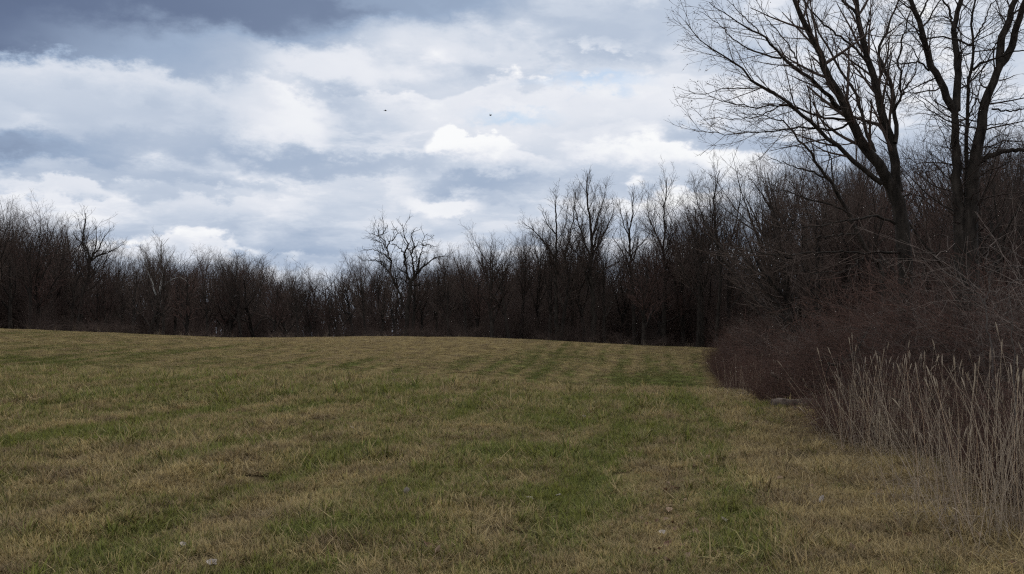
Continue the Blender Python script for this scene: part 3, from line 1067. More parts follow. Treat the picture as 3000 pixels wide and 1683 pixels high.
# the spreading tree that stands alone above the middle of the wood
SPECW = [dict(per_m=2.0, ratio=0.36, K=7, t0=0.1, t1=1.0, ang=46, angj=12, wob=0.2, trop=0.08, rr=0.6, taper=0.3, fall=0.35, rmin=0.022, lmin=0.5, lmax=3.6),
         dict(per_m=3.2, t0=0.15, ang=46, ratio=0.6, K=5, wob=0.22, trop=0.06, rr=0.6, fall=0.3, rmin=0.012, lmin=0.3),
         dict(per_m=3.6, t0=0.2, ang=45, ratio=0.75, K=4, wob=0.2, trop=0.05, rr=0.65, fall=0.3, rmin=0.0075, lmin=0.2, lmax=1.0)]
hero('spreading_tree', 'dark spreading tree with crooked limbs standing above the middle of the wood', None, 95.0,
     ([(1190, 1000)] + Z7((790, 1350), (820, 1180), (830, 1050), (838, 970)), 13, 11),
     [(Z7((825, 1000), (790, 880), (770, 780), (755, 680), (750, 600), (790, 480), (790, 420), (750, 340), (720, 260), (730, 170)), 8, 2, 0.2),
      (Z7((840, 1000), (880, 880), (870, 760), (850, 640), (790, 500), (740, 400)), 8, 2.2, -0.3),
      (Z7((845, 610), (890, 500), (860, 400), (845, 330), (880, 250)), 5, 1.8, -0.2),
      (Z7((850, 990), (920, 880), (990, 790), (1080, 730), (1150, 670), (1260, 640), (1360, 640)), 8, 2, 0.3),
      (Z7((930, 870), (960, 660), (1000, 500), (1000, 420), (1070, 320)), 5.5, 1.8, 0.4),
      (Z7((990, 480), (1080, 470), (1160, 500)), 3, 1.5, 0.3),
      (Z7((720, 1350), (690, 1180), (600, 1000), (550, 880), (550, 720), (520, 600), (480, 490), (460, 420), (390, 350), (280, 300)), 8, 2, -0.2),
      (Z7((545, 700), (480, 620), (390, 575), (300, 540), (180, 545)), 4.5, 1.6, 0.2),
      (Z7((520, 850), (440, 750), (350, 690), (280, 695), (150, 690)), 4.5, 1.6, -0.4),
      (Z7((505, 530), (530, 440), (590, 390), (640, 300), (580, 180)), 4, 1.6, 0.4),
      (Z7((440, 560), (430, 480), (370, 420), (260, 400)), 3, 1.4, 0.2),
      (Z7((760, 640), (690, 540), (620, 470), (560, 465)), 4, 1.5, -0.5),
      (Z7((400, 350), (440, 310), (490, 240), (510, 200)), 3, 1.4, 0.3),
      (Z7((380, 350), (375, 250), (378, 160)), 2.5, 1.4, -0.3),
      (Z7((820, 1060), (730, 960), (640, 935), (560, 960)), 4, 1.6, -0.4),
      (Z7((850, 1050), (950, 1030), (1150, 1035)), 4, 1.6, 0.2)], SPECW, seed=21, wob=0.05, m_twig=M_BARK_DARK)


def upright(name, label, dist, pts, w0, w1, limbs, seed, n=1.0, twig=M_TWIG, up=0.13, grp=None, mat=M_BARK_DARK, stem=None):
    """a traced tall tree: its stem is traced, the upswept limbs are partly traced and partly grown"""
    rng = np.random.default_rng(seed + 500)
    P0 = resample(trace(pts, dist), 30, 0.04, rng)
    R0 = np.linspace(w0, w1, 30) * dist / FS / 2
    g = spawn(P0[None, 9:], R0[None, 9:], rng, n=int(22 * n), t0=0.04, t1=0.96, ang=36, angj=8, ratio=0.50, K=9, wob=0.08, trop=up, rr=0.45, fall=0.62, lmin=0.8)
    rows = []
    px2m = dist / FS
    lim = list(limbs)
    return _up(name, label, dist, pts, w0, w1, lim, g, seed, twig, grp, mat, stem)


def _up(name, label, dist, pts, w0, w1, limbs, grown, seed, twig, grp, mat, stem=None):
    rng = np.random.default_rng(seed)
    root, _ = None, None
    base = trace(pts, dist)
    g = float(height(base[0, 0], base[0, 1], False)[0])
    base[0, 2] = g - 0.15
    off = np.array([base[0, 0], base[0, 1], g])
    root = link(name, None, loc=tuple(off))
    root.empty_display_size = 0.5
    tag(root, label, 'tree', grp)
    px2m = dist / FS
    P0 = resample(base, 30, 0.04, np.random.default_rng(seed + 500))
    R0 = np.linspace(w0, w1, 30) * px2m / 2
    R0[:2] *= np.array([1.4, 1.12])
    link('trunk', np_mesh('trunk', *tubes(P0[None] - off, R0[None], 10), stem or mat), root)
    P, Rd = grown
    k = P.shape[1]
    for lp, a, b, sl in limbs:
        p = resample(trace(lp, dist, sl), k, 0.05, rng)
        r = np.linspace(a, b * 0.6, k) * px2m / 2
        link('limb', np_mesh('limb', *tubes(p[None] - off, r[None], 7), mat), root)
        P = np.concatenate([P, p[None]])
        Rd = np.concatenate([Rd, r[None]])
    v, f = tubes(grown[0] - off, grown[1], 5)
    link('limbs', np_mesh('limbs', v, f, mat), root)
    o1 = spawn(P, Rd, rng, per_m=3.0, t0=0.15, ang=38, ratio=0.42, K=6, wob=0.12, trop=0.10, rr=0.5, fall=0.45, rmin=0.011, lmin=0.4, lmax=3.2)
    o2 = spawn(*o1, rng, per_m=5.0, t0=0.15, ang=38, ratio=0.6, K=4, wob=0.14, trop=0.08, rr=0.6, fall=0.4, rmin=0.0065, lmin=0.2)
    o3 = spawn(*o2, rng, per_m=5.0, t0=0.15, ang=36, ratio=0.8, K=3, wob=0.15, trop=0.06, rr=0.7, fall=0.35, rmin=0.0048, lmin=0.15, lmax=0.9)
    v, f = mesh_orders([o1, o2, o3], [4, 3, 3])
    link('crown', np_mesh('crown', v - off, f, twig), root)
    return root


upright('tall_tree', 'tallest dark straight-trunked tree in the row right of the middle', 92.0,
        [(1735, 1040)] + Z6((640, 1200), (630, 1000), (610, 850), (625, 700), (625, 580), (610, 430), (595, 330), (585, 200), (590, 80)), 17, 2.2,
        [(Z6((625, 720), (680, 640), (740, 520), (790, 400), (800, 300)), 6, 1.8, 0.2),
         (Z6((615, 720), (560, 600), (530, 480), (490, 330), (500, 200)), 6, 1.8, -0.2),
         (Z6((640, 880), (720, 820), (800, 790), (860, 740), (920, 680)), 5, 1.8, 0.1),
         (Z6((600, 960), (545, 760), (470, 650), (440, 560)), 8, 2, 0.1),
         (Z6((620, 600), (680, 420), (720, 260), (740, 160)), 5, 1.5, -0.3)], 31, 1.0)
upright('fanned_tree', 'dark tree with one limb swept out left beside the tallest tree', 91.0,
        [(1632, 1030)] + Z6((345, 1100), (345, 850), (350, 700), (350, 560), (345, 430), (340, 340), (350, 245)), 13, 2,
        [(Z6((335, 740), (270, 640), (210, 570), (150, 510), (80, 455)), 6, 1.6, -0.1),
         (Z6((390, 900), (430, 680), (450, 560), (490, 420), (470, 290)), 7, 1.8, 0.2),
         (Z6((350, 560), (300, 500), (260, 440), (235, 360)), 4, 1.5, 0.3)], 32, 0.7)
upright('slender_tree', 'slender tree with a fine fan crown just right of the tallest tree', 94.0,
        [(1860, 1035)] + Z6((955, 1200), (950, 1000), (930, 830), (930, 700), (920, 560), (940, 430), (950, 300), (945, 225)), 12, 1.8,
        [(Z6((930, 840), (880, 720), (830, 640), (780, 560)), 4, 1.6, 0.1), (Z6((935, 720), (1000, 640), (1060, 580), (1120, 500)), 4, 1.6, 0.3),
         (Z6((920, 600), (880, 480), (850, 360), (840, 270)), 4, 1.5, -0.2)], 33, 1.1, up=0.17)
upright('plume_tree', 'tall plume-shaped tree with a pointed top, second highest in the row', 93.0,
        [(1945, 1035)] + Z6((1190, 1050), (1200, 900), (1190, 700), (1195, 560), (1190, 400), (1210, 250), (1220, 105)), 12, 1.8,
        [(Z6((1190, 720), (1150, 600), (1090, 460), (1060, 330), (1075, 220)), 5, 1.5, 0.2), (Z6((1200, 720), (1250, 600), (1300, 480), (1330, 400)), 4, 1.5, -0.2),
         (Z6((1200, 900), (1300, 830), (1380, 730), (1430, 650)), 6, 1.8, 0.2)], 34, 1.1, up=0.17)
upright('branchy_tree', 'many-limbed tree standing where the far row meets the right hand wood', 91.0,
        [(2058, 1040)] + Z6((1490, 1050), (1480, 850), (1460, 680), (1450, 540), (1440, 440), (1430, 340)), 12, 2,
        [(Z6((1460, 700), (1400, 620), (1360, 500), (1350, 400)), 4, 1.5, 0.2), (Z6((1470, 800), (1530, 700), (1560, 560), (1570, 420), (1545, 250)), 6, 1.8, -0.2)], 35, 1.0)
upright('edge_tree', 'tall open-crowned tree at the corner of the far row and the right hand wood', 86.0,
        [(2100, 1040), (2105, 900), (2110, 800), (2098, 700), (2090, 610), (2100, 540), (2108, 500)], 12, 2,
        [([(2100, 720), (2060, 640), (2040, 570), (2050, 530)], 4, 1.5, 0.2), ([(2108, 780), (2150, 680), (2170, 590), (2165, 520)], 6, 1.8, -0.2)], 36, 1.1)
upright('broad_tree', 'broad dark tree with a long low right limb at the left of the wood', 92.0,
        Z1((600, 1260), (610, 1150), (640, 950), (680, 800), (690, 700), (665, 600), (630, 540), (650, 430), (660, 330)), 14, 1.8,
        [(Z1((690, 700), (740, 670), (800, 640), (880, 610), (960, 560)), 6, 1.6, 0.1), (Z1((690, 690), (760, 600), (800, 500), (860, 450)), 5, 1.6, -0.2),
         (Z1((670, 620), (590, 520), (570, 470)), 4, 1.5, 0.2), (Z1((690, 720), (740, 560), (740, 420)), 5, 1.5, 0.3), (Z1((650, 930), (740, 880), (800, 780)), 4, 1.5, -0.3)], 37, 0.9)
upright('pale_sycamore', 'pale white-barked tree with crooked limbs among the left hand trees', 93.0,
        Z1((1212, 1290), (1215, 1100), (1218, 1000), (1224, 950)), 11, 9,
        [(Z1((1223, 960), (1232, 900), (1250, 820), (1240, 740), (1245, 640), (1240, 530)), 9, 2.0, -0.05), (Z1((1240, 900), (1290, 860), (1340, 840), (1410, 830), (1460, 890)), 5, 1.6, -0.1), (Z1((1250, 830), (1275, 760), (1300, 700), (1340, 620)), 5, 1.6, -0.2),
         (Z1((1200, 960), (1185, 890), (1160, 850), (1130, 740), (1090, 600)), 5, 1.6, -0.1), (Z1((1245, 740), (1215, 650), (1205, 580)), 4, 1.5, -0.3)], 38, 0.15, mat=M_PALE, twig=M_TWIG, stem=M_BARK)

# ---------------------------------------------------------------- the wood behind the field, tree by tree
def wood_trees():
    rng = np.random.default_rng(77)
    n = 0
    # front row along the crest: close set
    cols = np.arange(-160, 2140, 40)
    ORD = ['first', 'second', 'third', 'fourth', 'fifth', 'sixth', 'seventh', 'eighth', 'ninth', 'tenth', 'eleventh', 'twelfth', 'thirteenth',
           'fourteenth', 'fifteenth', 'sixteenth', 'seventeenth', 'eighteenth', 'nineteenth', 'twentieth', 'twenty-first', 'twenty-second', 'twenty-third', 'twenty-fourth', 'twenty-fifth', 'twenty-sixth']
    ANCH = ['the left edge', 'the pale tree', 'the spreading tree', 'the fanned tree']
    tally = {}
    for c in cols:
        px = c + rng.uniform(-12, 12)
        y = rng.uniform(DC + 6, DC + 18)
        az = (px - 1500) / FS
        x = az * y
        row = skyline(px) + rng.uniform(-8, 70) * (1.0 if rng.random() < 0.75 else 1.9)
        kind = rng.integers(0, len(KINDS))
        zi = 0 if px < 465 else 1 if px < 1195 else 2 if px < 1630 else 3
        zone = ANCH[zi]
        nm = {True: 'young_tree', False: 'woodland_tree'}[row > skyline(px) + 60]
        low = row > skyline(px) + 60
        tally[(zi, low)] = tally.get((zi, low), 0) + 1
        od = ORD[tally[(zi, low)] - 1]
        tone = 'reddish' if kind in (3, 6) else 'grey-brown'
        lb = '%s %s tree in the front row, %s of these right of %s' % (tone, 'low young' if low else 'bare skyline', od, zone)
        place_tree(kind, x, y, max(5.0, top_height(px, row, x, y)), nm, lb, 'front row of the far wood', rng, rng.uniform(0.85, 1.1))
        n += 1
    # second row
    for c in np.arange(-200, 2160, 52):
        px = c + rng.uniform(-18, 18)
        y = rng.uniform(DC + 24, DC + 44)
        x = (px - 1500) / FS * y
        row = skyline(px) + rng.uniform(0, 60)
        sec = 'behind the left trees' if px < 465 else 'left of the spreading tree' if px < 1195 else 'right of the spreading tree' if px < 1630 else 'behind the tall trees'
        place_tree(rng.integers(0, len(KINDS)), x, y, max(5.0, top_height(px, row, x, y)), 'woodland_tree',
                   'bare tree half hidden in the second row, ' + sec, 'second row of the far wood, ' + sec, rng)
        n += 1
    # right hand wood: from the far corner to beside the viewer
    k = 0
    tries = 0
    while k < 84 and tries < 4000:
        tries += 1
        y = 27 + 60 * rng.random()
        b = rng.uniform(3.0, 26.0)
        x = float(edge_x(y)) + b
        px = 1500 + x / y * FS
        if px > 3350 or px < 2100:
            continue
        if y < 34 and 2380 < px < 2760:
            continue
        row = skyline(px) + rng.uniform(-70, 60)
        if 2620 < px < 2780:
            row = max(row, 560 + rng.uniform(0, 120))
        h = min(max(4.0, top_height(px, row, x, y)), 22.0)
        side_ = 'at the far end of the right hand wood' if px < 2380 else 'left of the big leaning tree' if px < 2640 else 'between the leaning and the forked tree' if px < 2830 else 'right of the forked tree'
        place_tree(rng.integers(0, len(KINDS)), x, y, h, 'thicket_tree', 'bare twiggy tree crowded ' + side_, 'trees crowded ' + side_, rng)
        k += 1
    return n + k


print('wood trees', wood_trees())

# deeper wood, one mass: nobody could count it
def deep_wood():
    rng = np.random.default_rng(78)
    protos = []
    for i in (0, 1, 3, 6, 7):
        K_ = KINDS[i]
        v, f = [], []
        me = K_['crown'].copy()
        protos.append((proto('deep_crown', K_['crown']), proto('deep_trunk', K_['trunk']), proto('deep_limbs', K_['limbs']), K_['H']))
    pos, rot, scl, idx = [], [], [], []
    n = 340
    for j in range(n):
        px = rng.uniform(-500, 3600) if j % 3 == 0 else rng.uniform(-300, 2200)
        y = rng.uniform(DC + 30, DC + 110)
        if px > 2300:
            y = rng.uniform(45, 150)
        x = (px - 1500) / FS * y
        if beyond_edge(x, y) < 12 and y < DC:
            continue
        row = skyline(px) + rng.uniform(25, 120)
        h = min(max(5.0, top_height(px, row, x, y)), 19)
        q = rng.integers(0, len(protos))
        s = h / protos[q][3]
        a = rng.uniform(0, 6.28)
        z = float(height(x, y, False)[0])
        for w in range(3):
            pos.append((x, y, z))
            rot.append((0, 0, a))
            scl.append((s, s, s))
            idx.append(q * 3 + w)
    flat = [p for q in protos for p in q[:3]]
    scatter('deep_wood', pos, rot, scl, idx, np.zeros(len(pos)), flat, 'dark mass of bare trees deep inside the wood', 'wood')


deep_wood()

# ---------------------------------------------------------------- brush: understory of the wood and the bramble thicket (uncountable)
def stems(rng, n, spread, h0, h1, out, arch, K=8, r=0.012, wob=0.08):
    a = rng.uniform(0, 6.283, n)
    d = spread * np.sqrt(rng.random(n))
    P = np.empty((n, K, 3))
    P[:, 0] = np.stack([d * np.cos(a), d * np.sin(a), np.full(n, -0.08)], 1)
    D = np.stack([np.cos(a) * out, np.sin(a) * out, np.ones(n)], 1) + rng.normal(0, 0.18, (n, 3))
    D[:, :2] += rng.normal(0, 0.10, (n, 2)) * (rng.random((n, 1)) < 0.3) * 3.0
    D = norm(D)
    L = rng.uniform(h0, h1, n) / (K - 1)
    for s in range(1, K):
        D = D + rng.normal(0, wob, (n, 3))
        D[:, :2] += np.stack([np.cos(a), np.sin(a)], 1) * arch * 0.5
        D[:, 2] -= arch * s / K
        D = norm(D)
        P[:, s] = P[:, s - 1] + D * L[:, None]
    Rd = r * rng.uniform(0.6, 1.2, n)[:, None] * (1 - 0.75 * np.linspace(0, 1, K))[None]
    return P, Rd


def bramble(seed, mat, n=34, h=(1.5, 2.7), arch=0.24):
    rng = np.random.default_rng(seed)
    b = stems(rng, n, 0.45, h[0], h[1], 0.35, arch, r=0.008)
    s = spawn(*b, rng, per_m=5.0, t0=0.1, ang=45, ratio=0.30, K=4, wob=0.2, trop=0.05, rr=0.6, fall=0.3, rmin=0.0032, lmin=0.08)
    t = spawn(*s, rng, per_m=5.0, t0=0.15, ang=45, ratio=0.6, K=3, wob=0.2, trop=0.05, rr=0.7, fall=0.3, rmin=0.0026, lmin=0.05)
    v, f = mesh_orders([b, s, t], [3, 3, 3])
    return np_mesh('bramble', v, f, mat)


def sapling(seed, mat, n=16, h=(3.5, 6.5)):
    rng = np.random.default_rng(seed)
    b = stems(rng, n, 1.3, h[0], h[1], 0.10, 0.02, r=0.030, wob=0.05)
    s = spawn(*b, rng, per_m=3.4, t0=0.10, ang=42, ratio=0.30, K=4, wob=0.14, trop=0.12, rr=0.45, fall=0.35, rmin=0.0055, lmin=0.2)
    t = spawn(*s, rng, per_m=4.4, t0=0.15, ang=42, ratio=0.55, K=3, wob=0.16, trop=0.08, rr=0.6, fall=0.3, rmin=0.0038, lmin=0.12)
    v, f = mesh_orders([b, s, t], [3, 3, 3])
    return np_mesh('sapling', v, f, mat)


BRAMBLES = [proto('bramble_clump', bramble(200 + i, mt, n_, h_, ar)) for i, (mt, n_, h_, ar) in enumerate([
    (M_CANE, 34, (1.5, 2.7), 0.24), (M_CANE, 30, (1.6, 2.8), 0.18), (M_BRUSH, 30, (1.5, 2.6), 0.26), (M_CANE, 42, (0.9, 1.5), 0.05), (M_CANE_GREY, 14, (1.6, 3.0), 0.20), (M_BRUSH, 12, (1.4, 2.4), 0.02)])]
SAPLINGS = [proto('sapling_clump', sapling(220 + i, mt, n_, h_)) for i, (mt, n_, h_) in enumerate([
    (M_BRUSH, 16, (3.5, 6.5)), (M_BRUSH, 14, (4.0, 7.0)), (M_TWIG, 18, (3.0, 5.5)), (M_TWIG_RED, 16, (3.0, 5.5))])]


def understory():
    rng = np.random.default_rng(301)
    pos, rot, scl, idx = [], [], [], []

    def add(x, y, s, i, sz=None):
        pos.append((x, y, float(height(x, y, False)[0]) - 0.05))
        rot.append((rng.normal(0, 0.06), rng.normal(0, 0.06), rng.uniform(0, 6.28)))
        scl.append((s, s, sz or s))
        idx.append(i)
    for j in range(800):                      # along the far edge and into the wood
        px = rng.uniform(-420, 2250)
        y = DC + (6 + 8 * rng.random() if j % 12 == 0 else 17 + 34 * rng.random() ** 1.4)
        x = (px - 1500) / FS * y
        row = skyline(px) + rng.uniform(150, 300)
        h = np.clip(top_height(px, row, x, y), 2.2, 9.0) * (0.6 if j % 12 == 0 else 1.0)
        add(x, y, h / 6.3 * rng.uniform(0.9, 1.1), rng.integers(0, 4), h / 6.3)
    for j in range(190):                      # the right hand wood
        y = 14 + 78 * rng.random() ** 1.25
        b = 5.0 + 26 * rng.random() ** 1.2
        x = float(edge_x(y)) + b
        px = 1500 + x / y * FS
        if px > 3500:
            continue
        row = skyline(px) + rng.uniform(120, 330)
        if 2600 < px < 2800:
            row = max(row, 700)
        h = np.clip(top_height(px, row, x, y), 2.0, 8.0)
        add(x, y, h / 6.3, rng.integers(0, 4), h / 6.3)
    scatter('understory', pos, rot, scl, idx, np.zeros(len(pos)), SAPLINGS, 'dense dark undergrowth of saplings under the bare trees', 'undergrowth')


_c = at(2284, 1204)
CLEAR = [(_c[0] + dx_, _c[1] + dy_) for dx_ in (-0.5, 0.3, 1.1, 1.7) for dy_ in (-3.4, -2.4, -1.3)]   # bare ground in front of the logs


def thicket():
    rng = np.random.default_rng(302)
    pos, rot, scl, idx = [], [], [], []
    for j in range(1500):
        y = 7 + 80 * rng.random() ** 1.35
        b = 0.15 + 13 * rng.random() ** 1.6
        if y < 15:
            b += 1.1
        x = float(edge_x(y)) + b
        px = 1500 + x / y * FS
        if px > 3450:
            continue
        if min(math.hypot(x - qx, y - qy) for qx, qy in CLEAR) < 1.75:
            continue
        s = np.interp(b, [0, 1.2, 3.5, 8], [0.42, 0.72, 1.12, 1.45]) * rng.uniform(0.6, 1.25) * (0.65 + 0.75 * float(fbm(np.array([x / 1.9]), np.array([y / 2.6]), 85, 2)[0]))
        if y < 15:
            s *= 0.72
        i = 3 if (b < 1.4 and rng.random() < 0.7) else rng.choice([0, 0, 0, 1, 1, 2, 2, 4])
        if i == 3:
            s *= 1.35
        pos.append((x, y, float(height(x, y, False)[0]) - 0.03))
        rot.append((rng.normal(0, 0.08), rng.normal(0, 0.08), rng.uniform(0, 6.28)))
        scl.append((s * 1.1, s * 1.1, s))
        idx.append(i)
    for j in range(80):                      # whippy stems standing out above the brambles
        y = 13 + 62 * rng.random() ** 1.2
        b = rng.uniform(1.6, 6.0)
        x = float(edge_x(y)) + b
        if 1500 + x / y * FS > 3400 or min(math.hypot(x - qx, y - qy) for qx, qy in CLEAR) < 1.75:
            continue
        s = rng.uniform(0.9, 1.55)
        pos.append((x, y, float(height(x, y, False)[0]) - 0.03))
        rot.append((rng.normal(0, 0.15), rng.normal(0, 0.15), rng.uniform(0, 6.28)))
        scl.append((s * 0.8, s * 0.8, s))
        idx.append(rng.choice([4, 4, 5]))
    scatter('bramble_thicket', pos, rot, scl, idx, np.zeros(len(pos)), BRAMBLES, 'reddish-brown bramble thicket along the right edge of the field', 'thicket')




def edge_brush():
    rng = np.random.default_rng(303)
    pos, rot, scl, idx = [], [], [], []
    for j in range(70):
        az = rng.uniform(-0.55, 0.24)
        if fbm(np.array([az * 22]), np.array([3.3]), 81, 2)[0] < 0.42 and rng.random() < 0.8:
            continue
        r = DC + 4.2 + abs(rng.normal(0, 2.0))
        x, y = r * math.sin(az), r * math.cos(az)
        s_ = rng.uniform(0.35, 0.95)
        pos.append((x, y, float(height(x, y, False)[0]) - 0.05))
        rot.append((rng.normal(0, 0.1), rng.normal(0, 0.1), rng.uniform(0, 6.28)))
        scl.append((s_ * 1.2, s_ * 1.2, s_))
        idx.append(2)
    scatter('wood_edge_brush', pos, rot, scl, idx, np.zeros(len(pos)), BRAMBLES, 'low brown brush along the foot of the far wood', 'brush')


understory()
thicket()
edge_brush()

# ---------------------------------------------------------------- grass (uncountable)
def tuft(seed, n, rad, h0, h1, w, lie, tone_mid=0.5, K=4):
    """one tuft: n curved tapering blades; lie 0 upright .. 1 flattened"""
    rng = np.random.default_rng(seed)
    a = rng.uniform(0, 6.283, n)
    d = rad * np.sqrt(rng.random(n))
    az = rng.uniform(0, 6.283, n)
    base = np.stack([d * np.cos(a), d * np.sin(a), np.full(n, -0.01)], 1)
    tilt = np.clip(rng.normal(0.35 + lie * 0.8, 0.25, n), 0.02, 1.5)
    L = rng.uniform(h0, h1, n)
    P = np.empty((n, K, 3))
    P[:, 0] = base
    for s in range(1, K):
        tl = tilt + (s - 1) * rng.uniform(0.15, 0.5, n)
        tl = np.clip(tl, 0, 1.75)
        D = np.stack([np.sin(tl) * np.cos(az), np.sin(tl) * np.sin(az), np.cos(tl)], 1)
        P[:, s] = P[:, s - 1] + D * (L / (K - 1))[:, None]
        az = az + rng.normal(0, 0.2, n)
    P[:, :, 2] = np.maximum(P[:, :, 2], 0.004 + 0.012 * rng.random((n, 1)))
    side_ = np.stack([-np.sin(az), np.cos(az), np.zeros(n)], 1)
    wd = w * rng.uniform(0.6, 1.3, n)[:, None] * np.array([0.8, 1.0, 0.75, 0.12])[None, :K]
    A = P - side_[:, None] * wd[:, :, None] / 2
    B = P + side_[:, None] * wd[:, :, None] / 2
    v = np.stack([A, B], 2).reshape(-1, 3)
    i = np.arange(n * K * 2).reshape(n, K, 2)
    q = np.stack([i[:, :-1, 0], i[:, :-1, 1], i[:, 1:, 1], i[:, 1:, 0]], -1).reshape(-1, 4)
    tone = np.clip(rng.normal(tone_mid, 0.17, n), 0, 1)
    shade = rng.uniform(0.25, 1.55, n)
    return np_mesh('tuft', v, q, M_GRASS, True, {'tone': np.repeat(tone, K * 2), 'shade': np.repeat(shade, K * 2)})


NEAR = [proto('tuft', tuft(401, 30, 0.07, 0.07, 0.16, 0.0075, 0.2, 0.58)), proto('tuft', tuft(402, 34, 0.10, 0.08, 0.18, 0.0070, 0.55, 0.45)),
        proto('tuft', tuft(403, 32, 0.12, 0.10, 0.22, 0.0065, 0.9, 0.32)), proto('tuft', tuft(404, 26, 0.05, 0.10, 0.20, 0.0075, 0.15, 0.60))]
FAR = [proto('tuft', tuft(411, 46, 0.24, 0.07, 0.14, 0.013, 0.3, 0.54)), proto('tuft', tuft(412, 46, 0.26, 0.07, 0.15, 0.013, 0.6, 0.44))]


def field_grass():
    rng = np.random.default_rng(401)
    HALF = R(35)
    allp = []
    for r0, r1, dens, far, sc in ((3.0, 12.0, 560, 0, 0.62), (12.0, 22.0, 300, 0, 0.78), (22.0, 40.0, 105, 0, 1.15), (38.0, DC + 6, 34, 1, 0.8)):
        n = int(HALF * (r1 * r1 - r0 * r0) * dens)
        r = np.sqrt(rng.uniform(r0 * r0, r1 * r1, n))
        a = rng.uniform(-HALF, HALF, n)
        x, y = r * np.sin(a), r * np.cos(a)
        keep = wood_amount(x, y) < rng.uniform(0.2, 0.9, n)
        thin = fbm(x / 0.7, y / 0.7, 61, 3)
        keep &= thin > rng.uniform(0.18, 0.40, n)
        x, y, r = x[keep], y[keep], r[keep]
        g = greenness(x, y)
        n = len(x)
        if far:
            pick = 4 + (rng.random(n) > g).astype(int)
        else:
            u = rng.random(n)
            pick = np.where(u < 0.25 + 0.5 * g, np.where(rng.random(n) < 0.5, 0, 3), np.where(rng.random(n) < 0.55, 1, 2))
        s = sc * rng.uniform(0.65, 1.25, n) * (0.8 + 0.5 * fbm(x / 1.1, y / 1.1, 63, 2))
        if not far:                              # here and there a coarser tussock
            big = rng.random(n) < 0.05 * (fbm(x / 0.9, y / 0.9, 65, 2) > 0.5)
            s = np.where(big, s * rng.uniform(1.5, 2.1, n), s)
        allp.append((x, y, height(x, y), pick, s, g))
    x, y, z, pick, s, g = (np.concatenate(c) for c in zip(*allp))
    n = len(x)
    pos = np.stack([x, y, z + 0.003], 1)
    rot = np.stack([rng.normal(0, 0.08, n), rng.normal(0, 0.08, n), rng.uniform(0, 6.28, n)], 1)
    scl = np.stack([s, s, s * rng.uniform(0.8, 1.15, n)], 1)
    tint = np.clip(g + rng.normal(0, 0.20, n), 0, 1)
    print('tufts', n)
    scatter('field_grass', pos, rot, scl, pick, tint, NEAR + FAR, 'short grass of the field, straw mixed with young green', 'grass')


def stalks(seed, n, h0, h1):
    rng = np.random.default_rng(seed)
    P, Rd = stems(rng, n, 0.42, h0, h1, 0.03, 0.03, K=7, r=0.0027, wob=0.06)
    v1, f1 = tubes(P, Rd * 1.1 + 0.0006, 3)
    k = rng.random(n) < 0.2                                   # seed heads
    tip, dirn = P[k, -1], norm(P[k, -1] - P[k, -2])
    hp = np.stack([tip - dirn * 0.02, tip + dirn * 0.02, tip + dirn * 0.06, tip + dirn * 0.10 + np.array([0, 0, -0.01])], 1)
    hr = np.tile(np.array([[0.002, 0.0065, 0.0055, 0.001]]), (k.sum(), 1))
    v2, f2 = tubes(hp, hr, 4)
    L = spawn(P, Rd, rng, n=1, t0=0.05, t1=0.5, ang=30, ratio=0.32, K=4, wob=0.2, trop=-0.22, rr=0.8, fall=0.2, rmin=0.0022, lmin=0.1)
    v3, f3 = tubes(*L, 3)
    v, f = merge([(v1, f1), (v2, f2), (v3, f3)])
    t = np.concatenate([np.repeat(rng.uniform(0.2, 0.8, n), 21), np.full(len(v2), 0.35), np.full(len(v3), 0.4)])
    sh = np.concatenate([np.repeat(rng.uniform(0.6, 1.15, n), 21), np.full(len(v2), 0.8), np.full(len(v3), 0.8)])
    return np_mesh('stalks', v, f, M_TALL, True, {'tone': t, 'shade': sh})


TALL = [proto('stalk_clump', stalks(421, 14, 0.9, 1.55)), proto('stalk_clump', stalks(422, 10, 0.8, 1.4)), proto('stalk_clump', stalks(423, 16, 0.5, 1.0))]
TALL.append(proto('straw_mat', tuft(424, 60, 0.25, 0.15, 0.40, 0.006, 0.95, 0.3)))
TALL.append(proto('straw_mat', tuft(425, 60, 0.22, 0.15, 0.38, 0.005, 0.5, 0.3)))


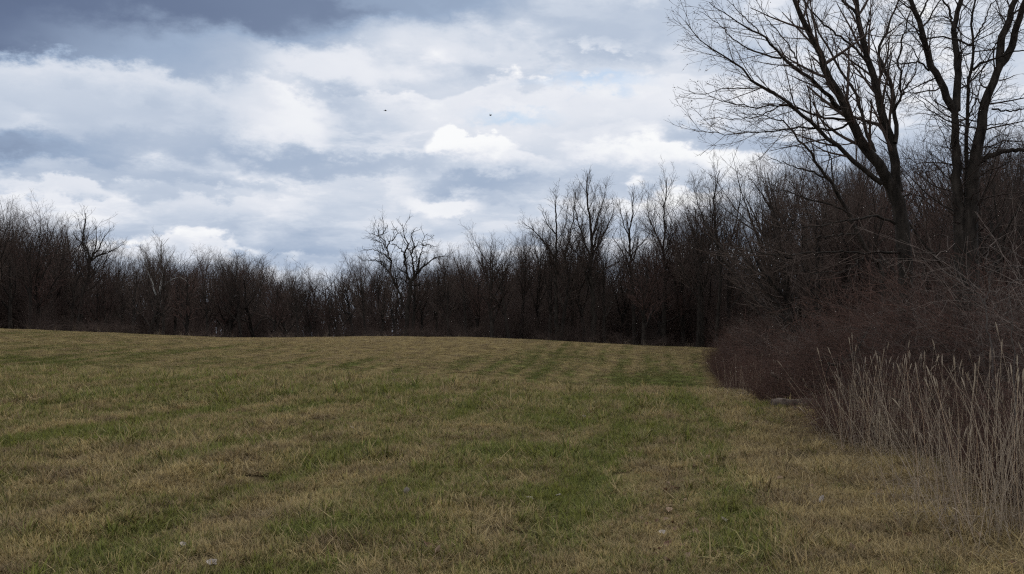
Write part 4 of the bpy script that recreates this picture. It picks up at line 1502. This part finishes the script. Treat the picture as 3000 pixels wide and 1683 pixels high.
def tall_grass():
    rng = np.random.default_rng(402)
    pos, rot, scl, idx = [], [], [], []

    def add(x, y, s, i, tilt=0.07):
        pos.append((x, y, float(height(x, y)[0]) - 0.01))
        rot.append((rng.normal(0, tilt), rng.normal(0, tilt), rng.uniform(0, 6.28)))
        scl.append((s, s, s * rng.uniform(0.9, 1.1)))
        idx.append(i)
    for j in range(150):                       # along the edge, thickest near the viewer
        y = 5.5 + 12 * rng.random() ** 1.2
        b = rng.uniform(0.05, 2.3) + np.interp(y, [5, 12], [1.0, 0.45])
        x = float(edge_x(y)) + b
        h = np.interp(b, [0, 0.6, 2], [0.55, 0.95, 1.05])
        if y > 14.5 and rng.random() < 0.6:
            continue
        add(x, y, h * rng.uniform(0.8, 1.15), rng.choice([0, 1, 1, 2]))
    for px, py, n, s in ((2540, 1330, 10, 1.08), (2500, 1290, 6, 0.9), (2180, 1168, 5, 0.8), (2278, 1185, 2, 0.8), (2880, 1560, 8, 0.95), (2960, 1600, 8, 0.95),
                         (2600, 1350, 6, 1.0), (2760, 1480, 6, 1.0)):
        c = at(px, py)
        for j in range(n):
            add(c[0] + rng.normal(0, 0.22), c[1] + rng.normal(0, 0.3), s * rng.uniform(0.85, 1.1), rng.choice([0, 0, 1, 2]), 0.04)
    for j in range(1300):                       # flattened straw at its foot
        y = 4.5 + 16 * rng.random() ** 1.2
        b = rng.normal(0.25, 0.6)
        x = float(edge_x(y)) + b
        add(x, y, rng.uniform(0.5, 1.1), rng.choice([3, 3, 4]), 0.15)
    for j in range(260):                       # thin fringe along the rest of the edge
        y = 18 + 62 * rng.random()
        x = float(edge_x(y)) + rng.normal(0.1, 0.25)
        if min(math.hypot(x - qx, y - qy) for qx, qy in CLEAR) < 1.75:
            continue
        add(x, y, rng.uniform(0.3, 0.6), rng.choice([2, 4, 4]))
    for j in range(300):                       # and under the far trees
        az = rng.uniform(-0.52, 0.22)
        r = DC + 5 + rng.normal(0, 1.0)
        add(r * math.sin(az), r * math.cos(az), rng.uniform(0.4, 0.8), rng.choice([2, 4, 4]))
    scatter('tall_dry_grass', pos, rot, scl, idx, np.full(len(pos), 0.2), TALL, 'tall pale dry grass stalks at the right edge of the field', 'grass')


field_grass()
tall_grass()

# ---------------------------------------------------------------- fallen wood
def log(name, label, a, b, r0, r1, mat=M_LOG, rough=0.10, sub=None, cat='log', crook=0.0):
    rng = np.random.default_rng(int(a[0] * 100) % 9999)
    a, b = np.asarray(a, float), np.asarray(b, float)
    K = 18
    t = np.linspace(0, 1, K)[:, None]
    P = a + (b - a) * t + rng.normal(0, r0 * 0.10, (K, 3)) + crook * np.cumsum(rng.normal(0, 1, (K, 3)), axis=0) * np.linalg.norm(b - a) / K * (t * (1 - t)) * 4
    P = np.vstack([P[:1] + (P[:1] - P[1:2]) * 0.02, P, P[-1:] + (P[-1:] - P[-2:-1]) * 0.02])
    Rd = np.concatenate([[r0 * 0.55], r0 + (r1 - r0) * t[:, 0], [r1 * 0.5]]) * (1 + rng.normal(0, rough * 0.4, K + 2))
    v, f = tubes(P[None] - a, Rd[None], 14)
    ridge = 1 + 0.0 * v[:, :1]
    v = v + rng.normal(0, r0 * rough * 0.8, v.shape)
    root = link(name, None, loc=tuple(a))
    root.empty_display_size = 0.2
    tag(root, label, cat)
    link('stem', np_mesh('stem', v, f, mat), root)
    if sub:
        for (t_, d, ln, r) in sub:
            p0 = (b - a) * t_
            d = np.asarray(d, float) / np.linalg.norm(d)
            p = resample(np.array([p0, p0 + d * ln * 0.5 + rng.normal(0, 0.03, 3), p0 + d * ln]), 8, 0.01, rng)
            vv, ff = tubes(p[None], np.linspace(r, r * 0.4, 8)[None], 6)
            link('branch_stub', np_mesh('branch_stub', vv, ff, mat), root)
    # two end faces
    for e, p, r in ((0, P[0] - a, Rd[0]), (1, P[-1] - a, Rd[-1])):
        ang = np.linspace(0, 6.283, 15)[:-1]
        ax = norm((b - a)[None])[0]
        u = norm(np.cross(ax, [0, 0, 1.0])[None])[0]
        w = np.cross(ax, u)
        vv = np.vstack([[p + ax * (0.012 if e else -0.012)], p + (np.cos(ang)[:, None] * u + np.sin(ang)[:, None] * w) * r * 1.02])
        ff = np.array([[0, 1 + i, 1 + (i + 1) % 14] for i in range(14)])
        link('cut_end', np_mesh('cut_end', vv, ff, M_LOG, False), root)
    return root


def on_ground(px, py, up):
    p = at(px, py, True)
    p[2] += up
    return p


p, q = on_ground(2262, 1204, 0.15), on_ground(2262, 1204, 0.15)
q = p + np.array([2.3, -0.10, 0.02])
q[2] = float(height(q[0], q[1])[0]) + 0.18
log('fallen_log', 'thick weathered grey log lying at the foot of the thicket', p, q, 0.12, 0.115)
p2 = on_ground(2222, 1209, 0.07)
q2 = p2 + np.array([1.25, -0.12, 0])
q2[2] = float(height(q2[0], q2[1])[0]) + 0.07
log('fallen_log', 'thin split log in front of the thicker log', p2, q2, 0.04, 0.06, sub=[(0.75, (0.6, -0.7, 0.1), 0.35, 0.03)])
s0 = at_d(2258, 1094, 27.5)
s1 = at_d(2286, 1107, 27.2)
log('broken_stick', 'short grey broken branch caught in the brambles above the logs', s0, s1, 0.05, 0.055, cat='branch',
    sub=[(0.6, (1, 0.3, -0.9), 0.9, 0.03)])
# dead branch hanging in the thicket
f0, f1 = at_d(2555, 950, 19.5), at_d(2425, 1065, 18.6)
log('dead_branch', 'black dead branch with hanging shreds sloping through the thicket', f0, f1, 0.012, 0.022, mat=M_BARK_DARK, cat='branch', crook=0.3,
    sub=[(t, (dx_, -0.1, -1), 0.45, 0.012) for t, dx_ in ((0.35, 0.2), (0.5, 0.1), (0.6, 0.3), (0.7, 0.15), (0.8, 0.0), (0.88, 0.2), (0.95, -0.2))])
r0_ = on_ground(2745, 1468, 0.02)
r1_ = r0_ + np.array([-0.62, 0.12, 0.0])
r1_[2] = float(height(r1_[0], r1_[1])[0]) + 0.05
log('fallen_stick', 'brown stick lying in flattened straw below the tall grass', r0_, r1_, 0.016, 0.020, cat='stick')


# pale sapling stems in front of the right hand wood
def sapling_tree(name, label, pts, dist, w0, w1, limbs, mat, seed):
    hero(name, label, None, dist, (pts, w0, w1), limbs,
         [dict(per_m=4.0, ratio=0.4, K=5, t0=0.2, ang=45, wob=0.14, trop=0.06, rr=0.6, fall=0.4, rmin=0.003, lmin=0.15, lmax=0.8),
          dict(per_m=5.0, ratio=0.5, K=3, t0=0.2, ang=42, wob=0.14, trop=0.04, rr=0.7, fall=0.4, rmin=0.0022, lmin=0.06)],
         sides=(3, 3), seed=seed, m_trunk=mat, m_twig=mat, wob=0.012)


M_SAP = bark('sapling_bark', (0.055, 0.045, 0.038), (0.150, 0.125, 0.108), 8.0, 0.1)
sapling_tree('pale_sapling', 'thin pale sapling with a long diagonal stem in front of the dark wood', [(2912, 1180), (2908, 1053), (2892, 960), (2887, 884)], 13.5, 7, 4.5,
             [([(2887, 890), (2840, 830), (2790, 780), (2735, 745)], 4, 1.8, -0.1), ([(2889, 900), (2900, 830), (2890, 770), (2905, 700)], 4, 1.5, 0.2),
              ([(2890, 930), (2935, 880), (2985, 850)], 3, 1.3, -0.3)], M_SAP, 61)
sapling_tree('wispy_sapling', 'single wispy upright stalk near the right edge above the tall grass', [(2985, 1420), (2973, 1123), (2966, 960), (2958, 863)], 9.0, 5, 2.5,
             [([(2973, 1123), (2990, 1040), (3010, 980)], 2.5, 1.3, 0.2), ([(2966, 960), (2950, 900), (2944, 850)], 2.2, 1.2, -0.2)], M_SAP, 62)
sapling_tree('twiggy_shrub', 'grey twiggy shrub reaching in from the right edge at mid height', [(3045, 1200), (3040, 1000), (3030, 850), (3010, 770)], 14.5, 8, 4,
             [([(3015, 790), (2960, 785), (2900, 800), (2850, 830)], 4, 1.5, -0.2), ([(3025, 830), (2980, 820), (2930, 850), (2880, 880)], 4, 1.5, -0.3),
              ([(3012, 775), (2970, 740), (2920, 720)], 4, 1.5, 0.2), ([(3030, 860), (2990, 900), (2940, 930)], 3, 1.5, -0.2)], M_SAP, 63)


# ---------------------------------------------------------------- fallen leaves
def leaf_mesh(seed, curl, mat):
    rng = np.random.default_rng(seed)
    u = np.linspace(0, 1, 7)
    w = np.array([0.05, 0.55, 0.85, 1.0, 0.8, 0.45, 0.02]) * 0.5 * (1 + rng.normal(0, 0.12, 7))
    rows = []
    for i in range(7):
        for j in (-1, -0.5, 0, 0.5, 1):
            x = (u[i] - 0.5)
            y = w[i] * j * 0.75
            z = curl * (abs(j) ** 1.5) * w[i] + curl * 0.5 * (u[i] - 0.5) ** 2 * 2 + rng.normal(0, 0.03)
            rows.append((x, y, z))
    q = [(i * 5 + j, i * 5 + j + 1, (i + 1) * 5 + j + 1, (i + 1) * 5 + j) for i in range(6) for j in range(4)]
    return np_mesh('leaf', np.array(rows), np.array(q), mat)


def leaf_mat(name, a, b):
    mt, nt, bs = nodes_mat(name)
    nt.links.new(n_ramp(nt, n_noise(nt, 5.0, 3), [(0.3, a), (0.7, b)]), bs.inputs['Base Color'])
    bs.inputs['Roughness'].default_value = 0.65
    return mt


M_LEAF_PALE = leaf_mat('leaf_pale', (0.26, 0.21, 0.17), (0.46, 0.40, 0.34))
M_LEAF_TAN = leaf_mat('leaf_tan', (0.24, 0.16, 0.10), (0.42, 0.30, 0.20))
M_LEAF_BROWN = leaf_mat('leaf_brown', (0.085, 0.045, 0.028), (0.20, 0.11, 0.065))
LEAVES = [leaf_mesh(501, 0.45, M_LEAF_PALE), leaf_mesh(502, 0.7, M_LEAF_TAN), leaf_mesh(503, 0.3, M_LEAF_BROWN)]
LEAF_LIST = [   # column, row, length, kind, tilt, label
    (1192, 1462, 0.11, 0, 1.2, 'pale leaf standing on edge in the green wheel rut'),
    (535, 1618, 0.09, 0, 0.3, 'whitish curled leaf on the grass near the bottom left'),
    (620, 1674, 0.12, 0, 0.2, 'large whitish leaf cut by the bottom edge of the view'),
    (1552, 1475, 0.10, 0, 0.2, 'pale flat leaf left of a pair near the middle of the field'),
    (1632, 1472, 0.13, 0, 0.3, 'broad pale leaf right of the flat one in mid field'),
    (1944, 1300, 0.13, 1, 0.4, 'tan leaf at the top of the leafy wheel rut'),
    (1947, 1325, 0.12, 2, 0.3, 'brown leaf just below the tan one in the rut'),
    (1940, 1578, 0.10, 0, 0.2, 'grey-white leaf in the leafy rut near the bottom'),
    (1960, 1515, 0.12, 1, 0.3, 'tan leaf half way down the leafy rut'),
    (1710, 1230, 0.13, 0, 0.6, 'small pale leaf in the mid field grass'),
    (2075, 1357, 0.12, 1, 0.6, 'curled tan leaf on the field right of the leafy rut'),
    (2112, 1357, 0.12, 2, 0.3, 'reddish brown leaf beside the curled tan leaf'),
    (1255, 1625, 0.12, 2, 0.5, 'dark brown leaf near the bottom of the view'),
    (1287, 1648, 0.11, 1, 1.0, 'tan upright leaf near the bottom of the view'),
    (2492, 1640, 0.11, 1, 1.1, 'tan leaf standing in straw at the bottom right'),
    (2410, 1488, 0.11, 0, 1.0, 'pale leaf standing in the grass below the tall stalks'),
    (2120, 1542, 0.10, 0, 0.4, 'pale leaf in the grass right of the leafy rut'),
    (2345, 1255, 0.16, 1, 0.2, 'long tan leaf at the edge of the bare ground by the logs'),
    (1030, 1265, 0.12, 0, 0.5, 'tiny pale leaf on the distant left field'),
    (1480, 1250, 0.14, 1, 0.3, 'orange-tan leaf half way up the field'),
]
rng_l = np.random.default_rng(9)
for px, py, ln, kd, tl, lb in LEAF_LIST:
    p = at(px, py, True)
    o = link('dry_leaf', LEAVES[kd], None, (p[0], p[1], p[2] + 0.035 + 0.4 * ln * math.sin(tl)))
    ln *= 0.8
    o.scale = (ln, ln, ln)
    o.rotation_euler = (rng_l.normal(0, 0.2), tl, rng_l.uniform(0, 6.28))
    tag(o, lb, 'leaf', 'dry leaves lying in the field')


def leaf_litter():
    rng = np.random.default_rng(403)
    pos, rot, scl, idx = [], [], [], []

    def add(x, y, s, i, h):
        pos.append((x, y, float(height(x, y)[0]) + h))
        rot.append((rng.normal(0, 0.4), rng.normal(0, 0.4), rng.uniform(0, 6.28)))
        scl.append((s, s, s))
        idx.append(i)
    a, b = at(1975, 1668), at(1962, 1290)
    for j in range(150):                       # down the wheel rut
        t = rng.random()
        add(a[0] + (b[0] - a[0]) * t + rng.normal(0, 0.13), a[1] + (b[1] - a[1]) * t, rng.uniform(0.05, 0.10), rng.choice([1, 2, 2, 2]), rng.uniform(0.02, 0.05))
    for j in range(1400):                      # under the brush
        y = 5 + 26 * rng.random() ** 1.3
        x = float(edge_x(y)) + rng.normal(0.8, 1.2)
        add(x, y, rng.uniform(0.05, 0.11), rng.choice([1, 2, 2, 2, 2]), rng.uniform(0.01, 0.05))
    for j in range(260):                       # blown over the field
        r = 5 + 22 * rng.random() ** 1.3
        az = rng.uniform(-0.5, 0.4)
        add(r * math.sin(az), r * math.cos(az), rng.uniform(0.04, 0.09), rng.choice([1, 2, 2, 2]), rng.uniform(0.01, 0.04))
    scatter('leaf_litter', pos, rot, scl, idx, np.zeros(len(pos)), [proto('litter_leaf', me) for me in LEAVES], 'brown fallen leaves scattered under the brush and in the rut', 'leaves')


leaf_litter()


# ---------------------------------------------------------------- two birds in flight
def bird(px, py, dist, span, yaw, flap, label):
    mt, nt, b = nodes_mat('bird_plumage')
    nt.links.new(n_ramp(nt, n_noise(nt, 9.0), [(0.3, (0.010, 0.010, 0.012)), (0.7, (0.035, 0.032, 0.032))]), b.inputs['Base Color'])
    c = at_d(px, py, dist)
    root = link('bird', None, None, tuple(c))
    root.rotation_euler = (0, 0, yaw)
    root.empty_display_size = 0.2
    tag(root, label, 'bird', 'birds in flight')
    s = span
    P = np.array([[-0.42, 0, 0.02], [-0.30, 0, 0.0], [-0.1, 0, 0], [0.1, 0, 0.01], [0.22, 0, 0.03], [0.30, 0, 0.04], [0.36, 0, 0.035]]) * s
    Rd = np.array([0.05, 0.03, 0.085, 0.095, 0.06, 0.055, 0.008]) * s
    v, f = tubes(P[None], Rd[None], 8)
    link('body', np_mesh('body', v, f, mt), root)
    for sd in (-1, 1):
        u = np.array([0, 0.3, 0.6, 1.0])
        rows, q = [], []
        for i, t in enumerate(u):
            ch = np.interp(t, [0, 0.3, 0.6, 1], [0.26, 0.26, 0.2, 0.04]) * s
            y = sd * (0.04 + 0.5 * t * math.cos(flap)) * s
            z = (0.05 + 0.5 * t * math.sin(flap) - 0.18 * t * t * abs(math.sin(flap))) * s
            x = (0.12 - 0.16 * t * t) * s
            for dz_ in (0.012 * s, -0.012 * s):
                rows += [(x, y, z + dz_), (x - ch, y, z + dz_)]
        for i in range(3):
            a, b_ = i * 4, i * 4 + 4
            q += [(a, a + 1, b_ + 1, b_), (a + 2, b_ + 2, b_ + 3, a + 3), (a, b_, b_ + 2, a + 2), (a + 1, a + 3, b_ + 3, b_ + 1)]
        link('wing', np_mesh('wing', np.array(rows), np.array(q), mt, False), root)


bird(1129, 325, 95.0, 0.42, 0.25, 0.25, 'small dark bird gliding, left one of the two in the sky')
bird(1437, 339, 95.0, 0.44, 2.3, 0.95, 'small dark bird with raised wings, right one of the two in the sky')
